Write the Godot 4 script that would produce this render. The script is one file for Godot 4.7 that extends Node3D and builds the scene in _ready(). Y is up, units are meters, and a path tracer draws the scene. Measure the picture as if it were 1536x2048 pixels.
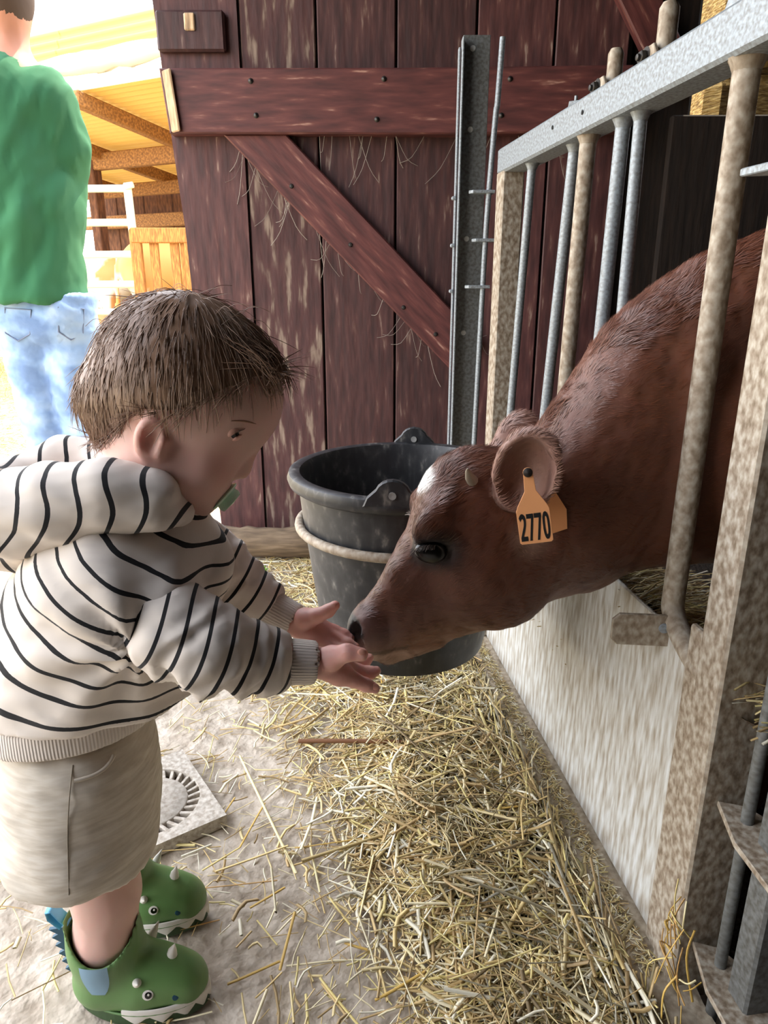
extends Node3D
# A barn doorway: a toddler in a striped hoodie holds out both hands to a brown calf behind a feed gate.

const FPX := 1420.0
const EYE := 0.86
var cam_c := 0.0
var cam_s := 0.0
var rng := RandomNumberGenerator.new()
var M := {}
var names := {}

class Geo:
	var v := PackedVector3Array()
	var n := PackedVector3Array()
	var uv := PackedVector2Array()
	var col := PackedColorArray()
	var ix := PackedInt32Array()
	var colored := false

	func vert(p: Vector3, nn: Vector3, u := Vector2.ZERO, c := Color.WHITE) -> int:
		v.append(p); n.append(nn); uv.append(u); col.append(c)
		return v.size() - 1

	func face(a: int, b: int, c: int) -> void:      # counter-clockwise seen from outside
		ix.append(a); ix.append(c); ix.append(b)

	func poly(pts: Array, away: Vector3, uvs := []) -> void:     # flat convex polygon that faces «away»
		var nn: Vector3 = (pts[1] - pts[0]).cross(pts[2] - pts[0])
		if nn.length_squared() < 1e-16 and pts.size() > 3:
			nn = (pts[2] - pts[0]).cross(pts[3] - pts[0])
		nn = nn.normalized()
		var flip := nn.dot(away) < 0.0
		if flip:
			nn = -nn
		var b := v.size()
		for i in pts.size():
			vert(pts[i], nn, uvs[i] if uvs.size() else Vector2.ZERO)
		for i in range(1, pts.size() - 1):
			if flip:
				face(b, b + i + 1, b + i)
			else:
				face(b, b + i, b + i + 1)

	func cbox(c: Vector3, size: Vector3, bev := 0.003, bs := Basis.IDENTITY) -> void:
		var h := size * 0.5
		bev = minf(bev, minf(h.x, minf(h.y, h.z)) * 0.8)
		var q := {}
		for sx in [-1, 1]:
			for sy in [-1, 1]:
				for sz in [-1, 1]:
					for ax in 3:
						var p := Vector3(sx * (h.x - (0.0 if ax == 0 else bev)), sy * (h.y - (0.0 if ax == 1 else bev)), sz * (h.z - (0.0 if ax == 2 else bev)))
						q[[sx, sy, sz, ax]] = c + bs * p
		for s in [-1, 1]:
			poly([q[[s, -1, -1, 0]], q[[s, 1, -1, 0]], q[[s, 1, 1, 0]], q[[s, -1, 1, 0]]], bs.x * s)
			poly([q[[-1, s, -1, 1]], q[[1, s, -1, 1]], q[[1, s, 1, 1]], q[[-1, s, 1, 1]]], bs.y * s)
			poly([q[[-1, -1, s, 2]], q[[1, -1, s, 2]], q[[1, 1, s, 2]], q[[-1, 1, s, 2]]], bs.z * s)
			for t in [-1, 1]:
				poly([q[[s, t, -1, 0]], q[[s, t, 1, 0]], q[[s, t, 1, 1]], q[[s, t, -1, 1]]], bs.x * s + bs.y * t)
				poly([q[[s, -1, t, 0]], q[[s, 1, t, 0]], q[[s, 1, t, 2]], q[[s, -1, t, 2]]], bs.x * s + bs.z * t)
				poly([q[[-1, s, t, 1]], q[[1, s, t, 1]], q[[1, s, t, 2]], q[[-1, s, t, 2]]], bs.y * s + bs.z * t)
				for w in [-1, 1]:
					poly([q[[s, t, w, 0]], q[[s, t, w, 1]], q[[s, t, w, 2]]], bs.x * s + bs.y * t + bs.z * w)

	# a tube along a path; rad is a number or an array; flat squeezes it along «up»
	func tube(path: Array, rad, sides := 10, flat := 1.0, up := Vector3.ZERO, caps := true) -> void:
		var rings := []
		var k := path.size()
		var t0: Vector3 = (path[1] - path[0]).normalized()
		var ref := up if up != Vector3.ZERO else (Vector3.UP if absf(t0.y) < 0.9 else Vector3.RIGHT)
		var a := ref.cross(t0).normalized()
		var run := 0.0
		var closed: bool = path[0].distance_to(path[k - 1]) < 1e-6
		for i in k:
			var t: Vector3
			if closed and (i == 0 or i == k - 1):
				t = (path[1] - path[k - 2]).normalized()
			else:
				t = (path[mini(i + 1, k - 1)] - path[maxi(i - 1, 0)]).normalized()
			a = (a - t * a.dot(t)).normalized()
			var b := t.cross(a)
			var r: float = rad[i] if rad is Array or rad is PackedFloat32Array else rad
			if i > 0:
				run += path[i].distance_to(path[i - 1])
			var ring := []
			for j in sides + 1:
				var an := TAU * j / sides
				var o := a * cos(an) + b * sin(an) * flat
				var nn := (a * cos(an) * flat + b * sin(an)).normalized()
				ring.append(vert(path[i] + o * r, nn, Vector2(float(j) / sides, run)))
			rings.append(ring)
		for i in k - 1:
			for j in sides:
				face(rings[i][j], rings[i][j + 1], rings[i + 1][j + 1])
				face(rings[i][j], rings[i + 1][j + 1], rings[i + 1][j])
		if caps and not closed:
			for e in [0, k - 1]:
				var t: Vector3 = (path[0] - path[1]).normalized() if e == 0 else (path[k - 1] - path[k - 2]).normalized()
				var c := vert(path[e], t)
				var b0 := v.size()
				for j in sides + 1:
					vert(v[rings[e][j]], t)
				for j in sides:
					if e == 0:
						face(c, b0 + j + 1, b0 + j)
					else:
						face(c, b0 + j, b0 + j + 1)

	# profile of Vector2(radius, height), outside on the right when going up
	func lathe(prof: Array, segs := 32, at := Vector3.ZERO, bs := Basis.IDENTITY, crease := 0.7) -> void:
		var k := prof.size()
		for i in k - 1:
			var d: Vector2 = prof[i + 1] - prof[i]
			if d.length() < 1e-7:
				continue
			var ns := []
			for e in 2:
				var nn := Vector2(d.y, -d.x).normalized()
				var o := i - 1 if e == 0 else i + 1
				if o >= 0 and o < k - 1:
					var d2: Vector2 = prof[o + 1] - prof[o]
					if d2.length() > 1e-7:
						var n2 := Vector2(d2.y, -d2.x).normalized()
						if n2.dot(nn) > crease:
							nn = (nn + n2).normalized()
				ns.append(nn)
			var b := v.size()
			for j in segs + 1:
				var an := TAU * j / segs
				for e in 2:
					var p: Vector2 = prof[i + e]
					var q: Vector2 = ns[e]
					vert(at + bs * Vector3(cos(an) * p.x, p.y, -sin(an) * p.x), bs * Vector3(cos(an) * q.x, q.y, -sin(an) * q.x), Vector2(float(j) / segs, p.y))
			for j in segs:
				face(b + j * 2, b + j * 2 + 2, b + j * 2 + 3)
				face(b + j * 2, b + j * 2 + 3, b + j * 2 + 1)

	# outline in local x, y pushed through depth along z (centred), with holes left out; chamfered edge if bev
	func prism(outline: Array, depth: float, xf := Transform3D.IDENTITY, bev := 0.0) -> void:
		var pl := PackedVector2Array(outline)
		if Geometry2D.is_polygon_clockwise(pl):
			pl.reverse()
		var inner := pl
		if bev > 0.0:
			var ins := Geometry2D.offset_polygon(pl, -bev, Geometry2D.JOIN_MITER)
			if ins.size() == 1 and ins[0].size() == pl.size():
				var cand: PackedVector2Array = ins[0]
				if Geometry2D.is_polygon_clockwise(cand):
					cand.reverse()
				var best := 0
				for i in cand.size():
					if cand[i].distance_to(pl[0]) < cand[best].distance_to(pl[0]):
						best = i
				inner = PackedVector2Array()
				for i in cand.size():
					inner.append(cand[(best + i) % cand.size()])
			else:
				bev = 0.0
		var tri := Geometry2D.triangulate_polygon(inner)
		var hz := depth * 0.5
		for s in [1, -1]:
			var b := v.size()
			for p in inner:
				vert(xf * Vector3(p.x, p.y, s * hz), (xf.basis.z * s).normalized(), p)
			for i in range(0, tri.size(), 3):
				var q := [b + tri[i], b + tri[i + 1], b + tri[i + 2]]
				var cr := (v[q[1]] - v[q[0]]).cross(v[q[2]] - v[q[0]])
				if cr.dot(xf.basis.z * s) > 0.0:
					face(q[0], q[1], q[2])
				else:
					face(q[0], q[2], q[1])
		var k := pl.size()
		for i in k:
			var j := (i + 1) % k
			var e := pl[j] - pl[i]
			var out := xf.basis * Vector3(e.y, -e.x, 0)
			poly([xf * Vector3(pl[i].x, pl[i].y, -hz + bev), xf * Vector3(pl[j].x, pl[j].y, -hz + bev), xf * Vector3(pl[j].x, pl[j].y, hz - bev), xf * Vector3(pl[i].x, pl[i].y, hz - bev)], out)
			if bev > 0.0:
				for s in [1, -1]:
					poly([xf * Vector3(pl[i].x, pl[i].y, s * (hz - bev)), xf * Vector3(pl[j].x, pl[j].y, s * (hz - bev)), xf * Vector3(inner[j].x, inner[j].y, s * hz), xf * Vector3(inner[i].x, inner[i].y, s * hz)], out.normalized() + xf.basis.z * s)

	func ball(c: Vector3, r: Vector3, segs := 16, rows := 10, bs := Basis.IDENTITY) -> void:
		var b := v.size()
		for i in rows + 1:
			var t := PI * i / rows
			for j in segs + 1:
				var an := TAU * j / segs
				var u := Vector3(sin(t) * cos(an), cos(t), -sin(t) * sin(an))
				vert(c + bs * (u * r), (bs * (u / r)).normalized(), Vector2(float(j) / segs, float(i) / rows))
		for i in rows:
			for j in segs:
				var p := b + i * (segs + 1) + j
				face(p, p + segs + 1, p + segs + 2)
				face(p, p + segs + 2, p + 1)

	# rows of points; smooth; normals from the grid
	func sheet(rows: Array, uvs := []) -> void:
		var b := v.size()
		var r := rows.size()
		var c: int = rows[0].size()
		for i in r:
			for j in c:
				var du: Vector3 = rows[i][mini(j + 1, c - 1)] - rows[i][maxi(j - 1, 0)]
				var dv: Vector3 = rows[mini(i + 1, r - 1)][j] - rows[maxi(i - 1, 0)][j]
				vert(rows[i][j], du.cross(dv).normalized(), uvs[i][j] if uvs.size() else Vector2(float(j) / (c - 1), float(i) / (r - 1)))
		for i in r - 1:
			for j in c - 1:
				var p := b + i * c + j
				face(p, p + 1, p + c + 1)
				face(p, p + c + 1, p + c)

	func add(g: Geo, xf := Transform3D.IDENTITY) -> void:
		var b := v.size()
		for i in g.v.size():
			vert(xf * g.v[i], (xf.basis * g.n[i]).normalized(), g.uv[i], g.col[i])
		for i in g.ix:
			ix.append(b + i)

	func smooth() -> void:
		n.fill(Vector3.ZERO)
		for i in range(0, ix.size(), 3):
			var a := ix[i]
			var b := ix[i + 2]
			var c := ix[i + 1]
			var cr := (v[b] - v[a]).cross(v[c] - v[a])
			n[a] += cr; n[b] += cr; n[c] += cr
		for i in n.size():
			n[i] = n[i].normalized()

	func displace(f: Callable) -> void:
		for i in v.size():
			v[i] += n[i] * f.call(v[i], n[i])
		smooth()

	func warp(f: Callable) -> void:
		for i in v.size():
			v[i] = f.call(v[i])

	func paint(f: Callable) -> void:
		colored = true
		for i in v.size():
			col[i] = f.call(v[i], n[i])

	func unwrap(f: Callable) -> void:
		for i in v.size():
			uv[i] = f.call(v[i], n[i])

	func mesh() -> ArrayMesh:
		var a := []
		a.resize(Mesh.ARRAY_MAX)
		a[Mesh.ARRAY_VERTEX] = v
		a[Mesh.ARRAY_NORMAL] = n
		a[Mesh.ARRAY_TEX_UV] = uv
		if colored:
			a[Mesh.ARRAY_COLOR] = col
		a[Mesh.ARRAY_INDEX] = ix
		var m := ArrayMesh.new()
		m.add_surface_from_arrays(Mesh.PRIMITIVE_TRIANGLES, a)
		return m

# A body as a distance field of tapered capsules and ellipsoids joined with a smooth minimum, meshed with surface nets.
class Field:
	var A := PackedVector3Array()
	var D := PackedVector3Array()
	var L2 := PackedFloat32Array()
	var RA := PackedFloat32Array()
	var DR := PackedFloat32Array()
	var K := PackedFloat32Array()
	var T := PackedInt32Array()
	var OP := PackedInt32Array()
	var BX: Array[Basis] = []
	var RV := PackedVector3Array()
	var grow := 0.0
	var squash = null
	var lip := 1.0

	func put(t: int, a: Vector3, d: Vector3, ra: float, dr: float, k: float, op: int, b := Basis.IDENTITY, rv := Vector3.ONE) -> void:
		T.append(t); A.append(a); D.append(d); L2.append(maxf(d.length_squared(), 1e-12)); RA.append(ra); DR.append(dr); K.append(k); OP.append(op); BX.append(b); RV.append(rv)

	func cone(a: Vector3, b: Vector3, ra: float, rb: float, k := 0.01, op := 0) -> void:
		put(0, a, b - a, ra, rb - ra, k, op)

	func chain(pts: Array, rads: Array, k := 0.01, op := 0) -> void:
		for i in pts.size() - 1:
			cone(pts[i], pts[i + 1], rads[i], rads[i + 1], k, op)

	func orb(a: Vector3, r: float, k := 0.01, op := 0) -> void:
		put(0, a, Vector3.ZERO, r, 0.0, k, op)

	func egg(c: Vector3, r: Vector3, b := Basis.IDENTITY, k := 0.01, op := 0) -> void:
		put(1, c, Vector3.ZERO, minf(r.x, minf(r.y, r.z)), 0.0, k, op, b.transposed(), r)

	func cut(p: Vector3, nrm: Vector3, k := 0.003) -> void:      # keeps what lies behind the plane
		nrm = nrm.normalized()
		put(2, p, nrm, 0.0, 0.0, k, 2)

	func prim(i: int, p: Vector3) -> float:
		var t := T[i]
		if t == 0:
			var q := p - A[i]
			var h := clampf(q.dot(D[i]) / L2[i], 0.0, 1.0)
			return (q - D[i] * h).length() - RA[i] - DR[i] * h
		if t == 1:
			var e := BX[i] * (p - A[i])
			var r := RV[i]
			var k0 := (e / r).length()
			var k1 := (e / (r * r)).length()
			return k0 * (k0 - 1.0) / maxf(k1, 1e-6)
		return (p - A[i]).dot(D[i])

	func eval(p: Vector3, list: PackedInt32Array) -> float:
		var d := 10.0
		for i in list:
			var e: float
			var t := T[i]
			if t == 0:
				var q := p - A[i]
				var h := clampf(q.dot(D[i]) / L2[i], 0.0, 1.0)
				e = (q - D[i] * h).length() - RA[i] - DR[i] * h
			else:
				e = prim(i, p)
			var k := K[i]
			var o := OP[i]
			if o == 0:
				e -= grow
				var m := k - absf(d - e)
				d = minf(d, e)
				if m > 0.0:
					d -= m * m / (4.0 * k)
			else:
				if o == 1:
					e = -e
				var m := k - absf(d - e)
				d = maxf(d, e)
				if m > 0.0:
					d += m * m / (4.0 * k)
		return d

	func at(p: Vector3) -> float:
		if squash:
			p = squash.call(p)
		return eval(p, PackedInt32Array(range(T.size())))

	func net(lo: Vector3, hi: Vector3, h: float, out: Geo = null) -> Geo:
		var g := out if out else Geo.new()
		var first_ix := g.ix.size()
		const B := 4
		var bx := int(ceil((hi.x - lo.x) / h / B))
		var by := int(ceil((hi.y - lo.y) / h / B))
		var bz := int(ceil((hi.z - lo.z) / h / B))
		var nx := bx * B
		var ny := by * B
		var nz := bz * B
		var val := PackedFloat32Array()
		val.resize(nx * ny * nz)
		val.fill(1.0)
		var id := PackedInt32Array()
		id.resize(nx * ny * nz)
		id.fill(-1)
		var near := []
		var reach := h * (B * 0.5 + 1.0) * 1.7321 * lip
		var warped: bool = squash != null
		var total := T.size()
		for kz in bz:
			for ky in by:
				for kx in bx:
					var c := lo + Vector3(kx * B + (B - 1) * 0.5, ky * B + (B - 1) * 0.5, kz * B + (B - 1) * 0.5) * h
					if warped:
						c = squash.call(c)
					var list := PackedInt32Array()
					var ds := PackedFloat32Array()
					ds.resize(total)
					var best := 10.0
					for i in total:
						var e := prim(i, c)
						if OP[i] == 0:
							e -= grow
							best = minf(best, e)
						ds[i] = e
					if best > reach * 1.5 + 0.03:
						continue
					for i in total:
						if OP[i] == 0:
							if ds[i] < best + 2.0 * reach + K[i]:
								list.append(i)
						elif OP[i] == 1:
							if ds[i] < reach + K[i]:
								list.append(i)
						elif ds[i] > -(reach + K[i]) - 0.02:
							list.append(i)
					var dc := eval(c, list)
					if absf(dc) > reach:
						if dc < 0.0:
							for z in B:
								for y in B:
									var o := ((kz * B + z) * ny + ky * B + y) * nx + kx * B
									for x in B:
										val[o + x] = -1.0
						continue
					near.append(Vector3i(kx, ky, kz))
					for z in B:
						for y in B:
							var o := ((kz * B + z) * ny + ky * B + y) * nx + kx * B
							var p := lo + Vector3(kx * B, ky * B + y, kz * B + z) * h
							for x in B:
								val[o + x] = eval(squash.call(p) if warped else p, list)
								p.x += h
		var ox := [0, 1, 0, 1, 0, 1, 0, 1]
		var oy := [0, 0, 1, 1, 0, 0, 1, 1]
		var oz := [0, 0, 0, 0, 1, 1, 1, 1]
		var off := PackedInt32Array()
		for c in 8:
			off.append((oz[c] * ny + oy[c]) * nx + ox[c])
		var ea := PackedInt32Array([0, 2, 4, 6, 0, 1, 4, 5, 0, 1, 2, 3])
		var eb := PackedInt32Array([1, 3, 5, 7, 2, 3, 6, 7, 4, 5, 6, 7])
		var cp: Array[Vector3] = []
		for c in 8:
			cp.append(Vector3(ox[c], oy[c], oz[c]))
		var cells := PackedInt32Array()
		for b in near:
			for z in B:
				var gz: int = b.z * B + z
				if gz >= nz - 1:
					continue
				for y in B:
					var gy: int = b.y * B + y
					if gy >= ny - 1:
						continue
					for x in B:
						var gx: int = b.x * B + x
						if gx >= nx - 1:
							continue
						var o := (gz * ny + gy) * nx + gx
						var inside := 0
						for c in 8:
							if val[o + off[c]] < 0.0:
								inside += 1
						if inside == 0 or inside == 8:
							continue
						var sum := Vector3.ZERO
						var cnt := 0
						for e in 12:
							var va := val[o + off[ea[e]]]
							var vb := val[o + off[eb[e]]]
							if (va < 0.0) != (vb < 0.0):
								sum += cp[ea[e]].lerp(cp[eb[e]], va / (va - vb))
								cnt += 1
						id[o] = g.vert(lo + (Vector3(gx, gy, gz) + sum / cnt) * h, Vector3.ZERO)
						cells.append(o)
		var sx := 1
		var sy := nx
		var sz := nx * ny
		for o in cells:
			var va := val[o] < 0.0
			for ax in 3:
				var s := sx if ax == 0 else sy if ax == 1 else sz
				var vb := val[o + s] < 0.0
				if va == vb:
					continue
				var u := sy if ax == 0 else sz if ax == 1 else sx
				var w := sz if ax == 0 else sx if ax == 1 else sy
				if o - u - w < 0:
					continue
				var i0 := id[o]
				var i1 := id[o - u]
				var i2 := id[o - u - w]
				var i3 := id[o - w]
				if i0 < 0 or i1 < 0 or i2 < 0 or i3 < 0:
					continue
				if va:
					g.face(i0, i1, i2)
					g.face(i0, i2, i3)
				else:
					g.face(i0, i2, i1)
					g.face(i0, i3, i2)
		g.smooth()
		return g

# ---------------------------------------------------------------- naming and placing
func numbered(called: String) -> String:
	var k: int = names.get(called, 0)
	names[called] = k + 1
	return called if k == 0 else "%s_%03d" % [called, k]

func thing(called: String, label: String, category: String, at := Vector3.ZERO, group := "") -> Node3D:
	var o := Node3D.new()
	o.name = numbered(called)
	add_child(o)
	o.position = at
	o.set_meta("label", label)
	o.set_meta("category", category)
	if group:
		o.set_meta("group", group)
	return o

func inst(called: String, m: Mesh, mt: Material) -> MeshInstance3D:
	var o := MeshInstance3D.new()
	o.name = called
	o.mesh = m
	if mt:
		o.material_override = mt
	return o

func part(called: String, src, mt: Material, parent: Node3D, xf := Transform3D.IDENTITY, label := "") -> MeshInstance3D:
	var o := inst(called, src.mesh() if src is Geo else src, mt)
	o.transform = xf
	parent.add_child(o, true)
	if label:
		o.set_meta("label", label)
	return o

func single(called: String, src, mt: Material, label: String, category: String, group := "", xf := Transform3D.IDENTITY) -> MeshInstance3D:
	var o := inst(numbered(called), src.mesh() if src is Geo else src, mt)
	add_child(o)
	o.transform = xf
	o.set_meta("label", label)
	o.set_meta("category", category)
	if group:
		o.set_meta("group", group)
	return o

func struct(called: String, src, mt: Material, xf := Transform3D.IDENTITY) -> MeshInstance3D:
	var o := inst(numbered(called), src.mesh() if src is Geo else src, mt)
	add_child(o)
	o.transform = xf
	o.set_meta("kind", "structure")
	return o

func stuff(called: String, mm: MultiMesh, mt: Material, parent: Node3D, label := "", category := "") -> MultiMeshInstance3D:
	var o := MultiMeshInstance3D.new()
	o.name = called
	o.multimesh = mm
	o.material_override = mt
	parent.add_child(o, true)
	o.set_meta("kind", "stuff")
	if label:
		o.set_meta("label", label)
		o.set_meta("category", category)
	return o

# ---------------------------------------------------------------- survey: a sighted direction and a known distance give a point
func sight(x: float, y: float) -> Vector3:
	var b := -(y - 1024.0) / FPX
	return Vector3((x - 768.0) / FPX, b * cam_c - cam_s, -b * cam_s - cam_c)

func pz(x: float, y: float, z: float) -> Vector3:
	var r := sight(x, y)
	return Vector3(0, EYE, 0) + r * (z / r.z)

func pg(x: float, y: float, h := 0.0) -> Vector3:
	var r := sight(x, y)
	return Vector3(0, EYE, 0) + r * ((h - EYE) / r.y)

# ---------------------------------------------------------------- materials
func noise(seed_: int, freq: float, octaves := 4, kind := FastNoiseLite.TYPE_SIMPLEX_SMOOTH) -> FastNoiseLite:
	var f := FastNoiseLite.new()
	f.seed = seed_
	f.frequency = freq
	f.noise_type = kind
	f.fractal_octaves = octaves
	return f

func ntex(f: FastNoiseLite, stops: Array, w := 512, as_normal := false, bump := 4.0) -> NoiseTexture2D:
	var t := NoiseTexture2D.new()
	t.width = w
	t.height = w
	t.seamless = true
	t.noise = f
	if as_normal:
		t.as_normal_map = true
		t.bump_strength = bump
	elif stops.size():
		var g := Gradient.new()
		g.offsets = PackedFloat32Array(stops.map(func(s): return s[0]))
		g.colors = PackedColorArray(stops.map(func(s): return s[1]))
		t.color_ramp = g
	return t

func grey(a: float) -> Color:
	return Color(a, a, a)

func mat(c: Color, rough := 0.8, metal := 0.0) -> StandardMaterial3D:
	var m := StandardMaterial3D.new()
	m.albedo_color = c
	m.roughness = rough
	m.metallic = metal
	return m

func grain(m: StandardMaterial3D, tex: Texture2D, scale: Vector3, bump: Texture2D = null, cm := 0.1, world := false) -> StandardMaterial3D:
	m.albedo_texture = tex
	m.uv1_triplanar = true
	m.uv1_world_triplanar = world
	m.uv1_scale = scale
	if bump:
		m.heightmap_enabled = true
		m.heightmap_texture = bump
		m.heightmap_scale = cm
	return m

func smoothpath(pts: Array, steps := 6) -> Array:
	var out := []
	for i in pts.size() - 1:
		var a: Vector3 = pts[maxi(i - 1, 0)]
		var b: Vector3 = pts[i]
		var c: Vector3 = pts[i + 1]
		var d: Vector3 = pts[mini(i + 2, pts.size() - 1)]
		for s in steps:
			out.append(b.cubic_interpolate(c, a, d, float(s) / steps))
	out.append(pts[pts.size() - 1])
	return out

func spread(vals: Array, steps: int) -> Array:
	var out := []
	for i in vals.size() - 1:
		for s in steps:
			out.append(lerpf(vals[i], vals[i + 1], float(s) / steps))
	out.append(vals[vals.size() - 1])
	return out

# ---------------------------------------------------------------- the place
var gate_xf := Transform3D()
const DOOR_Z := -2.3

func make_view() -> void:
	var pitch := atan(464.0 / FPX)
	cam_c = cos(pitch)
	cam_s = sin(pitch)
	var cam := Camera3D.new()
	cam.name = "camera"
	add_child(cam)
	cam.fov = rad_to_deg(2.0 * atan(1024.0 / FPX))
	cam.near = 0.02
	cam.far = 200.0
	cam.position = Vector3(0, EYE, 0)
	cam.rotation = Vector3(-pitch, 0, 0)
	cam.current = true
	var we := WorldEnvironment.new()
	we.name = "environment"
	var e := Environment.new()
	e.background_mode = Environment.BG_SKY
	var sky := Sky.new()
	var sm := ProceduralSkyMaterial.new()
	sm.sky_top_color = Color(0.93, 0.95, 1.0)
	sm.sky_horizon_color = Color(1.0, 0.99, 0.97)
	sm.sky_curve = 0.25
	sm.ground_horizon_color = Color(0.80, 0.76, 0.68)
	sm.ground_bottom_color = Color(0.60, 0.55, 0.48)
	sm.sun_angle_max = 1.0
	sm.sky_energy_multiplier = 1.0
	sky.sky_material = sm
	e.sky = sky
	e.background_energy_multiplier = 1.0
	e.tonemap_mode = Environment.TONE_MAPPER_LINEAR
	e.tonemap_exposure = 6.9
	e.sdfgi_enabled = true
	e.ssao_enabled = true
	e.ssil_enabled = true
	we.environment = e
	add_child(we)
	var sun := DirectionalLight3D.new()
	sun.name = "sun"
	sun.light_color = Color(1.0, 0.95, 0.85)
	sun.light_energy = 0.45
	sun.light_angular_distance = 0.6
	sun.shadow_enabled = true
	add_child(sun)
	sun.look_at_from_position(Vector3.ZERO, -Vector3(0.30, 1.0, -0.45), Vector3.UP)

func make_materials() -> void:
	var fine := ntex(noise(3, 0.02, 5), [], 512)
	var blot := ntex(noise(7, 0.006, 5), [], 512)
	M.fine = fine
	M.blot = blot
	# old maroon paint, thin in places down to grey wood
	var paint := ntex(noise(11, 0.03, 6), [[0.0, Color(0.23, 0.13, 0.13)], [0.5, Color(0.32, 0.185, 0.18)], [0.72, Color(0.36, 0.215, 0.205)], [0.82, Color(0.42, 0.29, 0.26)], [0.92, Color(0.60, 0.51, 0.46)]], 512)
	M.paint = []
	for k in 4:
		var m := grain(mat(grey(1.0 - 0.06 * k), 0.6), paint, Vector3(2.6, 0.42, 2.6), fine, 0.10)
		m.uv1_offset = Vector3(0.37 * k, 0.21 * k, 0.11 * k)
		M.paint.append(m)
	var bare := ntex(noise(13, 0.022, 6), [[0.0, Color(0.23, 0.13, 0.13)], [0.5, Color(0.32, 0.185, 0.18)], [0.60, Color(0.35, 0.24, 0.22)], [0.70, Color(0.50, 0.42, 0.37)], [0.9, Color(0.62, 0.54, 0.48)]], 512)
	M.paint_worn = grain(mat(grey(0.96), 0.7), bare, Vector3(2.6, 0.5, 2.6), fine, 0.14)
	M.paint_across = grain(mat(Color(1.1, 1.0, 0.98), 0.6), paint, Vector3(0.4, 2.4, 2.4), fine, 0.10)
	M.paint_slant = grain(mat(Color(1.1, 1.0, 0.98), 0.6), paint, Vector3(0.4, 2.4, 2.4), fine, 0.10)
	var wood := ntex(noise(21, 0.03, 6), [[0.15, Color(0.34, 0.28, 0.22)], [0.5, Color(0.43, 0.36, 0.28)], [0.85, Color(0.54, 0.46, 0.37)]], 512)
	M.wood = grain(mat(Color.WHITE, 0.85), wood, Vector3(0.5, 4, 4), fine, 0.2)
	M.dark_wood = grain(mat(Color(0.30, 0.25, 0.22), 0.9), wood, Vector3(3, 0.4, 3), fine, 0.2)
	M.pale_wood = grain(mat(Color(1.7, 1.7, 1.7), 0.85), wood, Vector3(6, 0.8, 6), fine, 0.15)
	# hot-dip galvanised steel: faint spangle and grime
	var zinc := ntex(noise(31, 0.05, 6), [[0.1, Color(0.54, 0.53, 0.51)], [0.5, Color(0.66, 0.67, 0.67)], [0.9, Color(0.75, 0.77, 0.78)]], 512)
	var grime := ntex(noise(32, 0.035, 6), [[0.1, Color(0.44, 0.39, 0.33)], [0.4, Color(0.57, 0.53, 0.48)], [0.65, Color(0.66, 0.64, 0.60)], [0.9, Color(0.73, 0.72, 0.70)]], 512)
	M.zinc = grain(mat(Color(0.84, 0.87, 0.90), 0.5, 0.25), zinc, Vector3(6, 6, 6), fine, 0.02)
	M.zinc_dirty = grain(mat(Color(1.0, 0.97, 0.93), 0.65, 0.1), grime, Vector3(5, 3, 5), fine, 0.05)
	M.zinc_dull = grain(mat(Color(0.66, 0.66, 0.65), 0.55, 0.4), zinc, Vector3(4, 4, 4), fine, 0.02)
	M.sheet = grain(mat(Color(1.0, 1.0, 1.0), 0.6), ntex(noise(33, 0.02, 6), [[0.1, Color(0.58, 0.54, 0.48)], [0.35, Color(0.68, 0.66, 0.62)], [0.6, Color(0.76, 0.76, 0.74)], [0.9, Color(0.82, 0.83, 0.83)]], 512), Vector3(8, 1.3, 8), fine, 0.03)
	M.bolt = mat(Color(0.25, 0.24, 0.23), 0.45, 0.7)
	var conc := ntex(noise(41, 0.02, 7), [[0.1, Color(0.58, 0.55, 0.51)], [0.5, Color(0.70, 0.68, 0.65)], [0.9, Color(0.79, 0.78, 0.76)]], 1024)
	M.concrete = grain(mat(Color(1.03, 0.99, 0.94), 0.85), conc, Vector3(1.1, 1.1, 1.1), ntex(noise(42, 0.04, 6), [], 1024), 0.3, true)
	M.concrete_kerb = grain(mat(Color(0.95, 0.90, 0.82), 0.9), conc, Vector3(3, 3, 3), fine, 0.3)
	M.cast_iron = grain(mat(Color(0.98, 0.96, 0.93), 0.85), conc, Vector3(4, 4, 4), fine, 0.12)
	M.dark_earth = grain(mat(Color(0.52, 0.43, 0.33), 0.95), conc, Vector3(5, 5, 5), fine, 0.6)
	M.muck = grain(mat(Color(0.26, 0.20, 0.14), 0.95), conc, Vector3(6, 6, 6), fine, 0.6, true)
	M.yard = grain(mat(Color(1.0, 0.93, 0.76), 0.9), conc, Vector3(0.7, 0.7, 0.7), fine, 0.4, true)
	M.straw = mat(Color.WHITE, 0.55)
	M.straw.vertex_color_use_as_albedo = true
	M.rubber = grain(mat(Color.WHITE, 0.42), ntex(noise(51, 0.03, 6), [[0.15, Color(0.13, 0.135, 0.145)], [0.5, Color(0.165, 0.17, 0.18)], [0.7, Color(0.25, 0.25, 0.25)], [0.85, Color(0.46, 0.45, 0.43)]], 512), Vector3(3, 1.6, 3), fine, 0.03)
	M.yellow_sheet = mat(Color(0.74, 0.60, 0.32), 0.6)
	M.yellow_sheet.backlight_enabled = true
	M.yellow_sheet.backlight = Color(0.36, 0.27, 0.12)
	M.yellow_wood = grain(mat(Color(1.25, 1.05, 0.75), 0.8), wood, Vector3(2, 2, 2))
	M.brown_wall = grain(mat(Color(0.85, 0.66, 0.56), 0.9), wood, Vector3(1.5, 0.4, 1.5))
	M.white_tube = mat(Color(0.90, 0.89, 0.80), 0.5)
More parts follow.
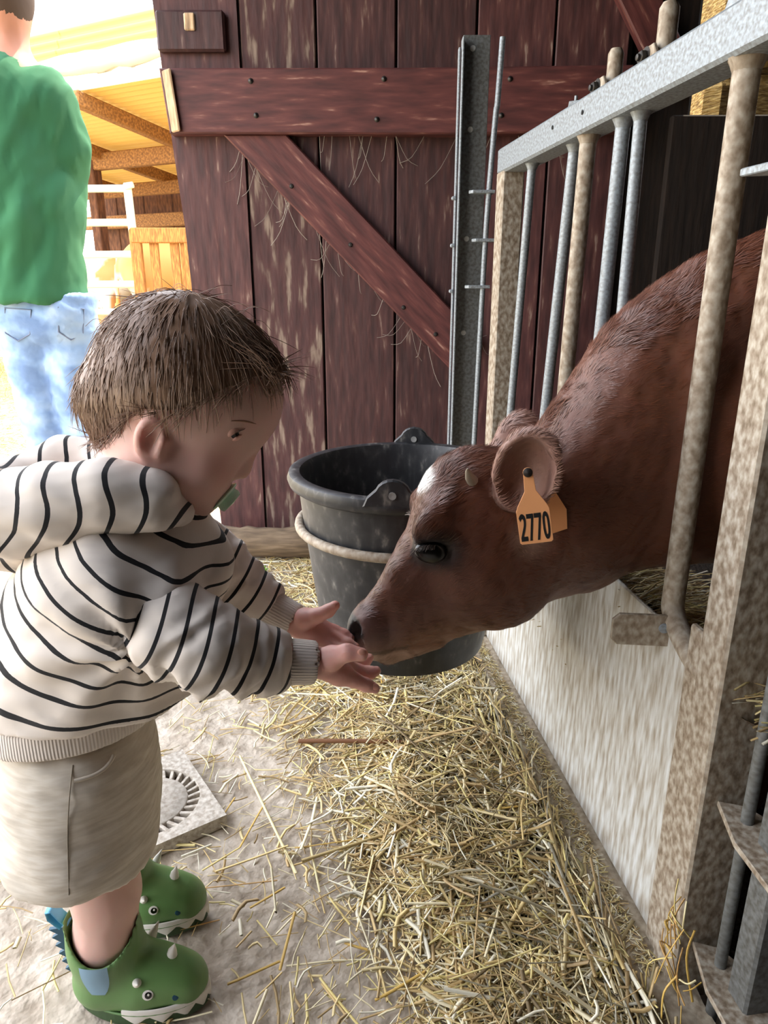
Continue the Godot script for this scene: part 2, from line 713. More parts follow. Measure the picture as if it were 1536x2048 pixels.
	M.orange_wood = grain(mat(Color(1.45, 1.15, 0.72), 0.8), wood, Vector3(4, 0.6, 4))

func slab(at: Vector3, size: Vector3, bev := 0.004) -> Geo:
	var g := Geo.new()
	g.cbox(at, size, bev)
	return g

func make_shell() -> void:
	# barn floor: worn concrete with low undulation
	var rows := []
	var f := noise(61, 1.2, 3)
	for i in 61:
		var row := PackedVector3Array()
		for j in 61:
			var x := -1.35 + 4.0 * j / 60.0
			var z := -2.6 + 4.6 * i / 60.0
			row.append(Vector3(x, -0.006 + 0.006 * f.get_noise_2d(x * 3.0, z * 3.0), z))
		rows.append(row)
	var g := Geo.new()
	g.sheet(rows)
	for i in g.n.size():
		if g.n[i].y < 0:
			g.n[i] = -g.n[i]
	struct("floor", flip_up(g), M.concrete)
	struct("floor", slab(Vector3(-14, -0.16, -12), Vector3(80, 0.28, 60), 0.01), M.yard)
	# roof, side wall and rear wall of the barn; the left side stands open
	var ceil_ := struct("ceiling", slab(Vector3(0.55, 2.72, -0.55), Vector3(3.7, 0.1, 3.7)), M.dark_wood)
	for k in 5:
		part("roof_beam", slab(Vector3(0.55, 2.58, -2.1 + 0.8 * k), Vector3(3.6, 0.18, 0.12), 0.01), M.dark_wood, ceil_)
	struct("wall_right", slab(Vector3(2.42, 1.3, -0.6), Vector3(0.1, 2.8, 4.0)), M.dark_wood)
	struct("wall_behind", slab(Vector3(0.55, 1.3, 1.3), Vector3(3.8, 2.8, 0.1)), M.dark_wood)
	struct("wall_left", slab(Vector3(-1.34, 1.3, 0.82), Vector3(0.1, 2.8, 0.86)), M.dark_wood)
	# wall beside and above the door
	struct("wall_back", slab(Vector3(0.13, 1.34, DOOR_Z - 0.13), Vector3(1.36, 2.7, 0.1)), M.dark_wood)
	var back := Node3D.new()
	back.name = "wall_pen"
	back.set_meta("kind", "structure")
	add_child(back)
	for k in 9:
		part("board", slab(Vector3(0.92 + 0.19 * k, 0.655, DOOR_Z + 0.004 * (k % 3)), Vector3(0.184, 1.31, 0.03), 0.004), M.dark_wood, back)
	part("board", slab(Vector3(0.80, 1.34, DOOR_Z - 0.10), Vector3(0.20, 2.7, 0.12), 0.01), M.dark_wood, back)
	part("board", slab(Vector3(1.72, 2.16, DOOR_Z - 0.06), Vector3(1.5, 0.94, 0.06), 0.01), M.dark_wood, back)
	struct("floor", slab(Vector3(1.42, 0.004, -0.55), Vector3(1.95, 0.03, 3.4)), M.muck)
	# the low kerb under the feed gate
	var kg := Geo.new()
	var kr := []
	var kf := noise(66, 9.0, 3)
	for i in 49:
		var s := -0.12 + 1.14 * i / 48.0
		var row := PackedVector3Array()
		var prof := [Vector2(-0.047, -0.01), Vector2(-0.044, 0.022), Vector2(-0.036, 0.030), Vector2(-0.018, 0.030), Vector2(0.0, 0.029), Vector2(0.03, 0.028)]
		for q in prof:
			var w := 0.004 * kf.get_noise_2d(s * 6.0, q.x * 90.0)
			row.append(gate_xf * Vector3(s, q.y + w, -q.x - w))
		kr.append(row)
	kg.sheet(kr)
	struct("trim", flip_to(kg, Vector3(-0.6, 1, 0.1)), M.concrete_kerb)

func flip_up(g: Geo) -> Geo:
	return flip_to(g, Vector3.UP)

func flip_to(g: Geo, d: Vector3) -> Geo:
	var sum := Vector3.ZERO
	for nn in g.n:
		sum += nn
	# turn the triangles so that they and their normals look along d
	var a := g.ix[0]
	var b := g.ix[2]
	var c := g.ix[1]
	var cr := (g.v[b] - g.v[a]).cross(g.v[c] - g.v[a])
	if cr.dot(d) < 0.0:
		for i in range(0, g.ix.size(), 3):
			var t := g.ix[i]
			g.ix[i] = g.ix[i + 1]
			g.ix[i + 1] = t
	g.smooth()
	return g

func make_door() -> void:
	var d := thing("barn_door", "weathered maroon plank barn door with crossbeam and diagonal brace behind the bucket", "barn door", Vector3(0, 0, DOOR_Z))
	var seams := [-0.60, -0.405, -0.19, 0.035, 0.26, 0.48, 0.69]
	for k in 6:
		var x0: float = seams[k] + 0.003
		var x1: float = seams[k + 1] - 0.003
		var lean := 0.045
		var g := Geo.new()
		var pts := [Vector2(x0, 0.035 + 0.01 * (k % 2)), Vector2(x1, 0.03 + 0.012 * (k % 3)), Vector2(x1, 1.9), Vector2(x0, 1.9)]
		if k == 0:
			pts = [Vector2(-0.556, 0.045), Vector2(x1, 0.03), Vector2(x1, 1.9), Vector2(-0.66, 1.9), Vector2(-0.632, 1.5), Vector2(-0.615, 1.22), Vector2(-0.598, 1.0), Vector2(-0.590, 0.7), Vector2(-0.57, 0.4)]
		g.prism(pts, 0.028, Transform3D(Basis.from_euler(Vector3(0, rng.randf_range(-0.006, 0.006), 0)), Vector3(0, 0, -0.014 + rng.randf_range(-0.003, 0.003))), 0.003)
		part("plank", g, M.paint_worn if k == 1 else M.paint[k % 4], d)
	var beam := Geo.new()
	beam.prism([Vector2(-0.607, 1.255), Vector2(0.2, 1.253), Vector2(0.69, 1.26), Vector2(0.69, 1.425), Vector2(0.1, 1.418), Vector2(-0.622, 1.417)], 0.055, Transform3D(Basis.IDENTITY, Vector3(0, 0, 0.028)), 0.004)
	part("crossbeam", beam, M.paint_across, d)
	var tip := Geo.new()
	tip.cbox(Vector3(-0.596, 1.335, 0.0575), Vector3(0.036, 0.155, 0.008), 0.003, Basis(Vector3(0, 0, 1), 0.09) * Basis(Vector3.UP, -0.5))
	part("worn_end", tip, M.pale_wood, d, Transform3D.IDENTITY, "bare pale end of the crossbeam")
	var br := Geo.new()
	var a := Vector2(-0.37, 1.256)
	var b := Vector2(0.262, 0.63)
	var dir := (b - a).normalized()
	var w := 0.064
	var nr := Vector2(-dir.y, dir.x)
	var L := a.distance_to(b)
	var ang := atan2(dir.y, dir.x)
	br.prism([Vector2(0.0 - 0.064, -w), Vector2(L, -w), Vector2(L, w), Vector2(0.064, w)], 0.036, Transform3D.IDENTITY, 0.004)
	part("diagonal_brace", br, M.paint_slant, d, Transform3D(Basis(Vector3(0, 0, 1), ang), Vector3(a.x, a.y, 0.018)))
	var br2 := Geo.new()
	br2.prism([Vector2(0.0, -0.05), Vector2(0.7, -0.05), Vector2(0.7, 0.05), Vector2(0.0, 0.05)], 0.036, Transform3D.IDENTITY, 0.004)
	part("diagonal_brace", br2, M.paint_slant, d, Transform3D(Basis(Vector3(0, 0, 1), -0.98), Vector3(0.44, 1.97, 0.018)))
	part("batten", slab(Vector3(-0.535, 1.515, 0.012), Vector3(0.19, 0.10, 0.024), 0.006), M.paint[3], d)
	part("batten_chip", slab(Vector3(-0.535, 1.535, 0.026), Vector3(0.030, 0.042, 0.008), 0.003), M.pale_wood, d, Transform3D.IDENTITY, "pale splintered chip on the batten")
	for q in [[-0.36, 1.30], [-0.37, 1.385], [-0.02, 1.29], [0.0, 1.39], [0.33, 1.30], [0.35, 1.39], [0.55, 1.33]]:
		var nl := Geo.new()
		nl.lathe([Vector2(0.0, 0.006), Vector2(0.006, 0.004), Vector2(0.008, 0.0)].duplicate(), 8, Vector3(q[0], q[1], 0.055), Basis(Vector3.RIGHT, PI / 2))
		part("nail_head", nl, M.bolt, d)
	for q in [[-0.27, 1.12], [-0.10, 0.96], [0.06, 0.78], [0.16, 0.70]]:
		var nl := Geo.new()
		nl.lathe([Vector2(0.0, 0.005), Vector2(0.005, 0.004), Vector2(0.007, 0.0)], 8, Vector3(q[0], q[1], 0.036), Basis(Vector3.RIGHT, PI / 2))
		part("nail_head", nl, M.bolt, d)
	# cobwebs that sag below the brace and the crossbeam
	var cw := Geo.new()
	var f := RandomNumberGenerator.new()
	f.seed = 5
	for k in 70:
		var t := f.randf()
		var p := a.lerp(b, t) + nr * (w if f.randf() < 0.4 else -w)
		var s := Vector3(p.x, p.y, 0.012 + 0.02 * f.randf())
		if k % 3 == 0:
			s = Vector3(f.randf_range(-0.45, 0.5), 1.255, 0.02)
		var e := s + Vector3(f.randf_range(-0.09, 0.07), f.randf_range(-0.14, -0.02), 0.0)
		e.z = 0.003
		var mid := (s + e) * 0.5 + Vector3(0, -0.02, 0)
		cw.tube(smoothpath([s, mid, e], 3), 0.0005 + 0.0006 * f.randf(), 3)
	var cm := part("cobweb", cw, mat(Color(0.62, 0.58, 0.54), 0.9), d)
	cm.set_meta("kind", "stuff")
	# log that lies against the foot of the door
	var path := []
	var rad := []
	var nf := noise(70, 4.0, 3)
	for i in 25:
		var t := i / 24.0
		path.append(Vector3(lerpf(-0.575, 0.08, t), 0.052 + 0.006 * nf.get_noise_1d(t * 3.0), -2.17 + 0.012 * sin(t * 5.0)))
		rad.append(0.050 + 0.006 * nf.get_noise_1d(t * 6.0 + 9.0))
	var lg := Geo.new()
	lg.tube(path, rad, 14)
	lg.displace(func(p, _n): return 0.006 * nf.get_noise_3dv(p * Vector3(2, 9, 9)))
	single("log", lg, M.wood, "rough grey log lying along the foot of the maroon door", "log")

# gate coordinates: x along the gate towards the camera, y up, z towards the aisle
func gbox(g: Geo, s0: float, s1: float, h0: float, h1: float, o0: float, o1: float, bev := 0.003) -> void:
	g.cbox(Vector3((s0 + s1) * 0.5, (h0 + h1) * 0.5, -(o0 + o1) * 0.5), Vector3(s1 - s0, h1 - h0, o1 - o0), bev)

func bolt(at: Vector3, axis: Vector3, r: float, len: float) -> Geo:
	var g := Geo.new()
	var bs := Basis(Quaternion(Vector3.UP, axis.normalized()))
	var hex := []
	for k in 6:
		hex.append(Vector2(r * cos(TAU * k / 6), r * sin(TAU * k / 6)))
	g.prism(hex, len, Transform3D(bs * Basis(Vector3.RIGHT, PI / 2), at), r * 0.12)
	g.lathe([Vector2(r * 1.5, -len * 0.75), Vector2(r * 1.5, -len * 0.5), Vector2(0, -len * 0.5)], 14, at, bs)
	g.lathe([Vector2(r * 0.5, 0), Vector2(r * 0.5, len * 0.9), Vector2(r * 0.4, len), Vector2(0, len)], 10, at, bs)
	return g

func make_gate() -> void:
	var A := Vector3(0.241, 0, -1.545)
	var dir := (Vector3(0.353, 0, -0.658) - A).normalized()
	gate_xf = Transform3D(Basis(dir, Vector3.UP, dir.cross(Vector3.UP)), A)

func fill_gate() -> void:
	var t := thing("feed_gate", "galvanised calf feed gate with upright bars, solid lower sheet and heavy top rail", "gate")
	t.transform = gate_xf
	var g := Geo.new()
	gbox(g, -0.066, 0.90, 1.066, 1.114, 0.0, 0.048, 0.004)
	part("top_rail", g, M.zinc, t)
	for q in [[0.26, 1.095], [0.385, 1.092]]:
		var hole := Geo.new()
		hole.lathe([Vector2(0.0035, 0.0006), Vector2(0, 0.0008)], 10, Vector3(q[0], q[1], 0.0006), Basis(Vector3.RIGHT, PI / 2))
		part("bolt_hole", hole, mat(Color(0.03, 0.03, 0.03), 0.9), t)
	g = Geo.new()
	gbox(g, -0.066, -0.018, 0.028, 1.07, 0.0, 0.045)
	part("post", g, M.zinc_dirty, t)
	g = Geo.new()
	gbox(g, 0.853, 0.90, 0.005, 1.066, 0.0, 0.062)
	part("post", g, M.zinc_dirty, t)
	g = Geo.new()
	gbox(g, -0.02, 0.855, 0.03, 0.455, 0.012, 0.018, 0.002)
	part("lower_sheet", g, M.sheet, t)
	g = Geo.new()
	gbox(g, 0.825, 0.853, 0.03, 0.49, 0.004, 0.012, 0.002)
	part("flange", g, M.zinc_dirty, t)
	g = Geo.new()
	gbox(g, -0.02, 0.60, 0.455, 0.475, 0.004, 0.03, 0.004)
	part("sheet_edge", g, M.zinc_dirty, t)
	# upright bars: [foot along the gate, foot height, top along, top height, radius, depth]
	for b in [[0.030, 0.47, 0.091, 1.075, 0.0080, 0.024], [0.218, 0.47, 0.286, 1.07, 0.0095, 0.030], [0.337, 0.47, 0.360, 1.075, 0.0125, 0.022], [0.458, 0.47, 0.479, 1.07, 0.0100, 0.022], [0.532, 0.47, 0.521, 1.07, 0.0085, 0.026], [0.754, 0.475, 0.754, 1.07, 0.0135, 0.022]]:
		g = Geo.new()
		var path := []
		for k in 9:
			path.append(Vector3(lerpf(b[0], b[2], k / 8.0), lerpf(b[1], b[3], k / 8.0), -b[5]))
		g.tube(path, b[4], 16)
		g.lathe([Vector2(b[4] + 0.006, 1.067), Vector2(b[4] + 0.003, 1.062), Vector2(b[4], 1.055)].duplicate(), 14, Vector3(b[2], 0, -b[5]), Basis.IDENTITY)
		part("bar", g, M.zinc_dirty if b[4] > 0.0105 else M.zinc, t)
	# stubs of the swivel bars above the rail, with their plates and bolts
	for b in [[0.345, 1.185, 0.0115], [0.500, 1.195, 0.0125]]:
		g = Geo.new()
		g.tube([Vector3(b[0], 1.08, -0.06), Vector3(b[0], b[1] - 0.006, -0.06), Vector3(b[0], b[1], -0.06)], [b[2], b[2], b[2] * 0.7], 14)
		part("bar_end", g, M.zinc_dirty, t)
		g = Geo.new()
		g.prism([Vector2(-0.020, 1.10), Vector2(0.022, 1.10), Vector2(0.022, 1.135), Vector2(0.012, 1.148), Vector2(-0.020, 1.148)], 0.005, Transform3D(Basis.IDENTITY, Vector3(b[0] - 0.005, 0, -0.042)), 0.001)
		part("bolt_plate", g, M.zinc_dirty, t)
		part("bolt", bolt(Vector3(b[0] - 0.012, 1.136, -0.035), Vector3(0, 0, 1), 0.0085, 0.008), M.bolt, t)
	g = Geo.new()
	g.prism([Vector2(0, 0), Vector2(0.03, 0), Vector2(0.026, 0.026), Vector2(0.004, 0.026)], 0.004, Transform3D(Basis(Vector3.UP, 0.9), Vector3(0.235, 1.112, -0.03)), 0.0008)
	part("rail_lug", g, M.zinc, t)
	g = Geo.new()
	g.tube([Vector3(0.155, 1.10, -0.075), Vector3(0.155, 1.165, -0.075)], 0.003, 8)
	part("pin", g, M.zinc, t)
	g = Geo.new()
	g.prism([Vector2(-0.016, 0), Vector2(0.016, 0), Vector2(0.028, 0.07), Vector2(0.010, 0.07)], 0.004, Transform3D(Basis(Vector3.UP, 0.3), Vector3(0.66, 1.112, -0.05)), 0.0008)
	part("rail_lug", g, M.zinc, t)
	# latch plate at the foot of the near bar, with the bent pipe that runs to the post
	g = Geo.new()
	g.prism([Vector2(-0.044, -0.014), Vector2(-0.036, -0.022), Vector2(0.028, -0.022), Vector2(0.034, -0.014), Vector2(0.034, 0.020), Vector2(-0.036, 0.020), Vector2(-0.044, 0.012)], 0.005, Transform3D(Basis(Vector3.UP, 1.35), Vector3(0.764, 0.452, 0.012)), 0.001)
	part("latch_plate", g, M.zinc_dirty, t)
	g = Geo.new()
	g.lathe([Vector2(0.0065, 0.0), Vector2(0.006, 0.002), Vector2(0.0, 0.003)], 14, Vector3(0.772, 0.456, -0.004), Basis(Vector3.UP, 1.35) * Basis(Vector3.RIGHT, PI / 2))
	part("rivet", g, M.zinc, t)
	g = Geo.new()
	g.tube(smoothpath([Vector3(0.754, 0.50, -0.022), Vector3(0.757, 0.475, -0.021), Vector3(0.780, 0.458, -0.018), Vector3(0.82, 0.442, -0.016), Vector3(0.86, 0.435, -0.016)], 5), 0.0135, 14)
	part("bent_pipe", g, M.zinc_dirty, t)
	# hinge post of the far end: perforated angle profile, bent pin, three lugs
	var h := thing("hinge_post", "grey perforated steel angle post with a bent hinge pin beside the maroon door", "post", Vector3(0.192, 0, -1.75))
	g = Geo.new()
	g.cbox(Vector3(0.006, 0.68, 0), Vector3(0.058, 1.35, 0.004), 0.001)
	part("angle_profile", g, M.zinc_dull, h)
	g = Geo.new()
	g.cbox(Vector3(-0.025, 0.675, 0.014), Vector3(0.004, 1.34, 0.032), 0.001)
	g.cbox(Vector3(-0.031, 0.67, 0.002), Vector3(0.004, 1.32, 0.02), 0.001)
	part("angle_flange", g, M.zinc, h)
	for y in [1.33, 1.175, 0.95, 0.74]:
		var hole := Geo.new()
		hole.lathe([Vector2(0.0062, 0.0), Vector2(0.0055, 0.0015), Vector2(0.0, 0.001)], 12, Vector3(-0.002, y, 0.002), Basis(Vector3.RIGHT, PI / 2))
		part("bolt_hole", hole, mat(Color(0.72, 0.72, 0.70), 0.5, 0.3), h)
	g = Geo.new()
	g.tube(smoothpath([Vector3(0.028, 0.40, 0.04), Vector3(0.034, 0.8, 0.04), Vector3(0.038, 1.0, 0.04), Vector3(0.047, 1.19, 0.04), Vector3(0.050, 1.22, 0.04), Vector3(0.055, 1.34, 0.04)], 5), 0.0062, 12)
	part("hinge_pin", g, M.zinc, h)
	for q in [[1.045, 0.020], [0.945, 0.030], [0.845, 0.018]]:
		g = Geo.new()
		g.prism([Vector2(-0.028, 0.0), Vector2(-0.02, -0.014), Vector2(0.028, -0.014), Vector2(0.028, 0.016), Vector2(-0.02, 0.016)], 0.007, Transform3D(Basis(Vector3.RIGHT, -PI / 2), Vector3(q[1] + 0.004, q[0], 0.034)), 0.001)
		part("hinge_lug", g, M.zinc, h)
		g = Geo.new()
		g.cbox(Vector3(-0.035, q[0] - 0.01, 0.01), Vector3(0.010, 0.008, 0.012), 0.002)
		part("bolt_end", g, M.zinc, h)
	# the near hinge, in the lower right corner
	var k := thing("hinge_pin", "grey round hinge pin with dirty triangular lugs in front of the near gate post", "hinge")
	k.transform = gate_xf
	g = Geo.new()
	g.tube([Vector3(0.935, 0.0, -0.034), Vector3(0.936, 0.3, -0.031), Vector3(0.94, 0.62, -0.028)], 0.0068, 14)
	part("pin", g, M.zinc_dull, k)
	for y in [0.305, 0.10]:
		g = Geo.new()
		g.prism([Vector2(0.0, -0.012), Vector2(0.012, 0.014), Vector2(0.052, 0.036), Vector2(0.13, 0.036), Vector2(0.13, -0.032), Vector2(0.06, -0.03)], 0.007, Transform3D(Basis(Vector3.RIGHT, -PI / 2), Vector3(0.902, y, -0.03)), 0.001)
		part("hinge_lug", g, M.zinc_dirty, k)
	g = Geo.new()
	gbox(g, 0.962, 0.995, 0.0, 0.40, 0.024, 0.06, 0.003)
	part("profile", g, M.zinc_dull, k)
	g = Geo.new()
	g.prism([Vector2(-0.03, -0.012), Vector2(0.03, -0.012), Vector2(0.03, 0.012), Vector2(-0.02, 0.012)], 0.007, Transform3D(Basis(Vector3.RIGHT, -PI / 2), Vector3(0.875, 0.952, 0.014)), 0.001)
	part("hinge_lug", g, M.zinc, k)

func make_bucket() -> void:
	var c := Vector3(0.034, 0, -1.114)
	var b := thing("bucket", "large black rubber bucket with two rim lugs hanging beside the calf", "bucket", c)
	var prof := [Vector2(0.0, 0.285), Vector2(0.128, 0.285), Vector2(0.131, 0.272), Vector2(0.137, 0.270), Vector2(0.140, 0.285), Vector2(0.143, 0.305), Vector2(0.168, 0.505), Vector2(0.172, 0.545), Vector2(0.180, 0.548), Vector2(0.187, 0.553), Vector2(0.190, 0.562), Vector2(0.187, 0.571), Vector2(0.180, 0.574), Vector2(0.170, 0.572), Vector2(0.165, 0.560), Vector2(0.160, 0.50), Vector2(0.134, 0.30), Vector2(0.0, 0.296)]
	var g := Geo.new()
	g.lathe(prof, 64)
	part("shell", g, M.rubber, b)
	for a in [-PI / 2 - 0.12, PI / 2 - 0.12]:
		g = Geo.new()
		var arc := [Vector2(-0.042, -0.01)]
		arc.append(Vector2(-0.036, 0.004))
		for k in 9:
			var an := PI - PI * (0.12 + 0.76 * k / 8.0)
			arc.append(Vector2(0.026 * cos(an), 0.006 + 0.024 * sin(an)))
		arc.append(Vector2(0.036, 0.004))
		arc.append(Vector2(0.042, -0.01))
		var out := Vector3(cos(a), 0, -sin(a))
		var xf := Transform3D(Basis(Vector3.UP.cross(out), Vector3.UP, out), out * 0.183 + Vector3(0, 0.572, 0))
		g.prism(arc, 0.011, xf, 0.002)
		part("lug", g, M.rubber, b)
		g = Geo.new()
		g.lathe([Vector2(0.0055, 0), Vector2(0.0055, 0.0015), Vector2(0.0, 0.001)], 12, xf * Vector3(0, 0.008, 0.0056 if a < 0 else -0.0056), xf.basis * Basis(Vector3.RIGHT, PI / 2 if a < 0 else -PI / 2))
		part("lug_hole", g, mat(Color(0.55, 0.55, 0.54), 0.6), b)
	# left-over meal that sticks to the inside
	g = Geo.new()
	var nf := noise(81, 14.0, 4)
	for i in 1:
		var rows := []
		for r in 10:
			var row := PackedVector3Array()
			for s in 49:
				var an := TAU * s / 48.0
				var rad := 0.138 * (1.0 - r / 9.5)
				var y := 0.345 + 0.02 * (r / 9.0) + 0.014 * nf.get_noise_2d(cos(an) * rad * 4.0, sin(an) * rad * 4.0)
				row.append(Vector3(cos(an) * rad, y, sin(an) * rad))
			rows.append(row)
		g.sheet(rows)
	part("feed", flip_up(g), M.dark_earth, b)
	# ring that carries it, with an arm to the gate
	var ring := thing("bucket_ring", "grey metal hoop around the black bucket", "holder", c)
	var hoop := []
	for k in 49:
		var an := TAU * k / 48.0
		hoop.append(Vector3(cos(an) * 0.1735, 0.482, sin(an) * 0.1735))
	g = Geo.new()
	g.tube(hoop, 0.0075, 12)
	part("hoop", g, M.zinc_dirty, ring)
	g = Geo.new()
	var gx := gate_xf * Vector3(0.46, 0.40, 0.0) - c
	g.tube([Vector3(0.172, 0.482, 0.0), Vector3(gx.x - 0.02, 0.478, gx.z + 0.02), Vector3(gx.x + 0.004, 0.44, gx.z + 0.01)], 0.0075, 12)
	part("arm", g, M.zinc_dirty, ring)

func make_drain() -> void:
	var corner := pg(455, 1650)
	var top := pg(385, 1545)
	var bot := pg(300, 1715)
	var ex := (top - corner).normalized()
	var ey := (bot - corner)
	ey = (ey - ex * ey.dot(ex)).normalized()
	var s := 0.19
	var t := thing("drain_cover", "square grey drain cover with a slotted ring in the floor behind the shorts", "drain cover")
	var c := pg(303, 1622)
	var up := Vector3.UP
	var bs := Basis(ex, up.cross(ex), up)
	t.transform = Transform3D(bs, Vector3(c.x, 0.004, c.z))
	var lc := t.transform.affine_inverse() * corner
	var sq := [lc.x, lc.y]
	var sx := absf(sq[0])
	var sy := absf(sq[1])
	# the slab in four pieces round the ring, made as one outline with a slit
	var g := Geo.new()
	var outl := []
	var R := 0.082
	for q in [[0.0, 1], [PI, 1]]:
		var half := []
		var n := 24
		var dirs: float = q[0]
		half.append(Vector2(cos(dirs) * sx * 1.0, 0) if true else Vector2.ZERO)
		half.append(Vector2(cos(dirs) * sx, sy * cos(dirs)))
		half.append(Vector2(-cos(dirs) * sx, sy * cos(dirs)))
		half.append(Vector2(-cos(dirs) * sx, 0))
		for k in n + 1:
			var an := dirs + PI - PI * k / n
			half.append(Vector2(R * cos(an), R * sin(an)))
		g.prism(half, 0.022, Transform3D(Basis.IDENTITY, Vector3(0, 0, 0.006)), 0.0)
	part("frame", g, M.cast_iron, t)
	g = Geo.new()
	g.lathe([Vector2(0.062, 0.0), Vector2(0.062, 0.014), Vector2(0.060, 0.016), Vector2(0.0, 0.017)], 40, Vector3.ZERO, Basis(Vector3.RIGHT, PI / 2))
	part("lid", g, M.cast_iron, t)
	g = Geo.new()
	g.lathe([Vector2(0.082, 0.001), Vector2(0.060, 0.001)], 40, Vector3.ZERO, Basis(Vector3.RIGHT, PI / 2))
	part("slot_bottom", g, M.dark_earth, t)
	for k in 30:
		var an := TAU * k / 30.0
		var w := Geo.new()
		w.cbox(Vector3(0.072 * cos(an), 0.072 * sin(an), 0.008), Vector3(0.024, 0.006, 0.013), 0.001, Basis(Vector3(0, 0, 1), an + 0.35))
		part("spoke", w, M.cast_iron, t)

# ---------------------------------------------------------------- the calf
func calf_mid(x: float) -> float:
	return -0.80 - 0.10 * clampf((x + 0.05) / 0.38, 0.0, 1.0)

func calf_narrow(x: float) -> float:
	if x < 0.20:
		return lerpf(0.80, 0.74, clampf((x + 0.05) / 0.2, 0, 1))
	if x < 0.34:
		return lerpf(0.74, 0.56, (x - 0.20) / 0.14)
	return lerpf(0.56, 0.80, clampf((x - 0.40) / 0.25, 0, 1))

func calf_squash(p: Vector3) -> Vector3:
	return Vector3(p.x, p.y, (p.z - calf_mid(p.x)) / calf_narrow(p.x))

func calf_point(x: float, y: float) -> Vector3:     # a point of the calf's middle plane that is sighted there
	var p := pz(x, y, -0.83)
	for k in 5:
		p = pz(x, y, calf_mid(p.x))
	return p

func flat(p: Vector3) -> Vector3:
	return Vector3(p.x, p.y, 0)

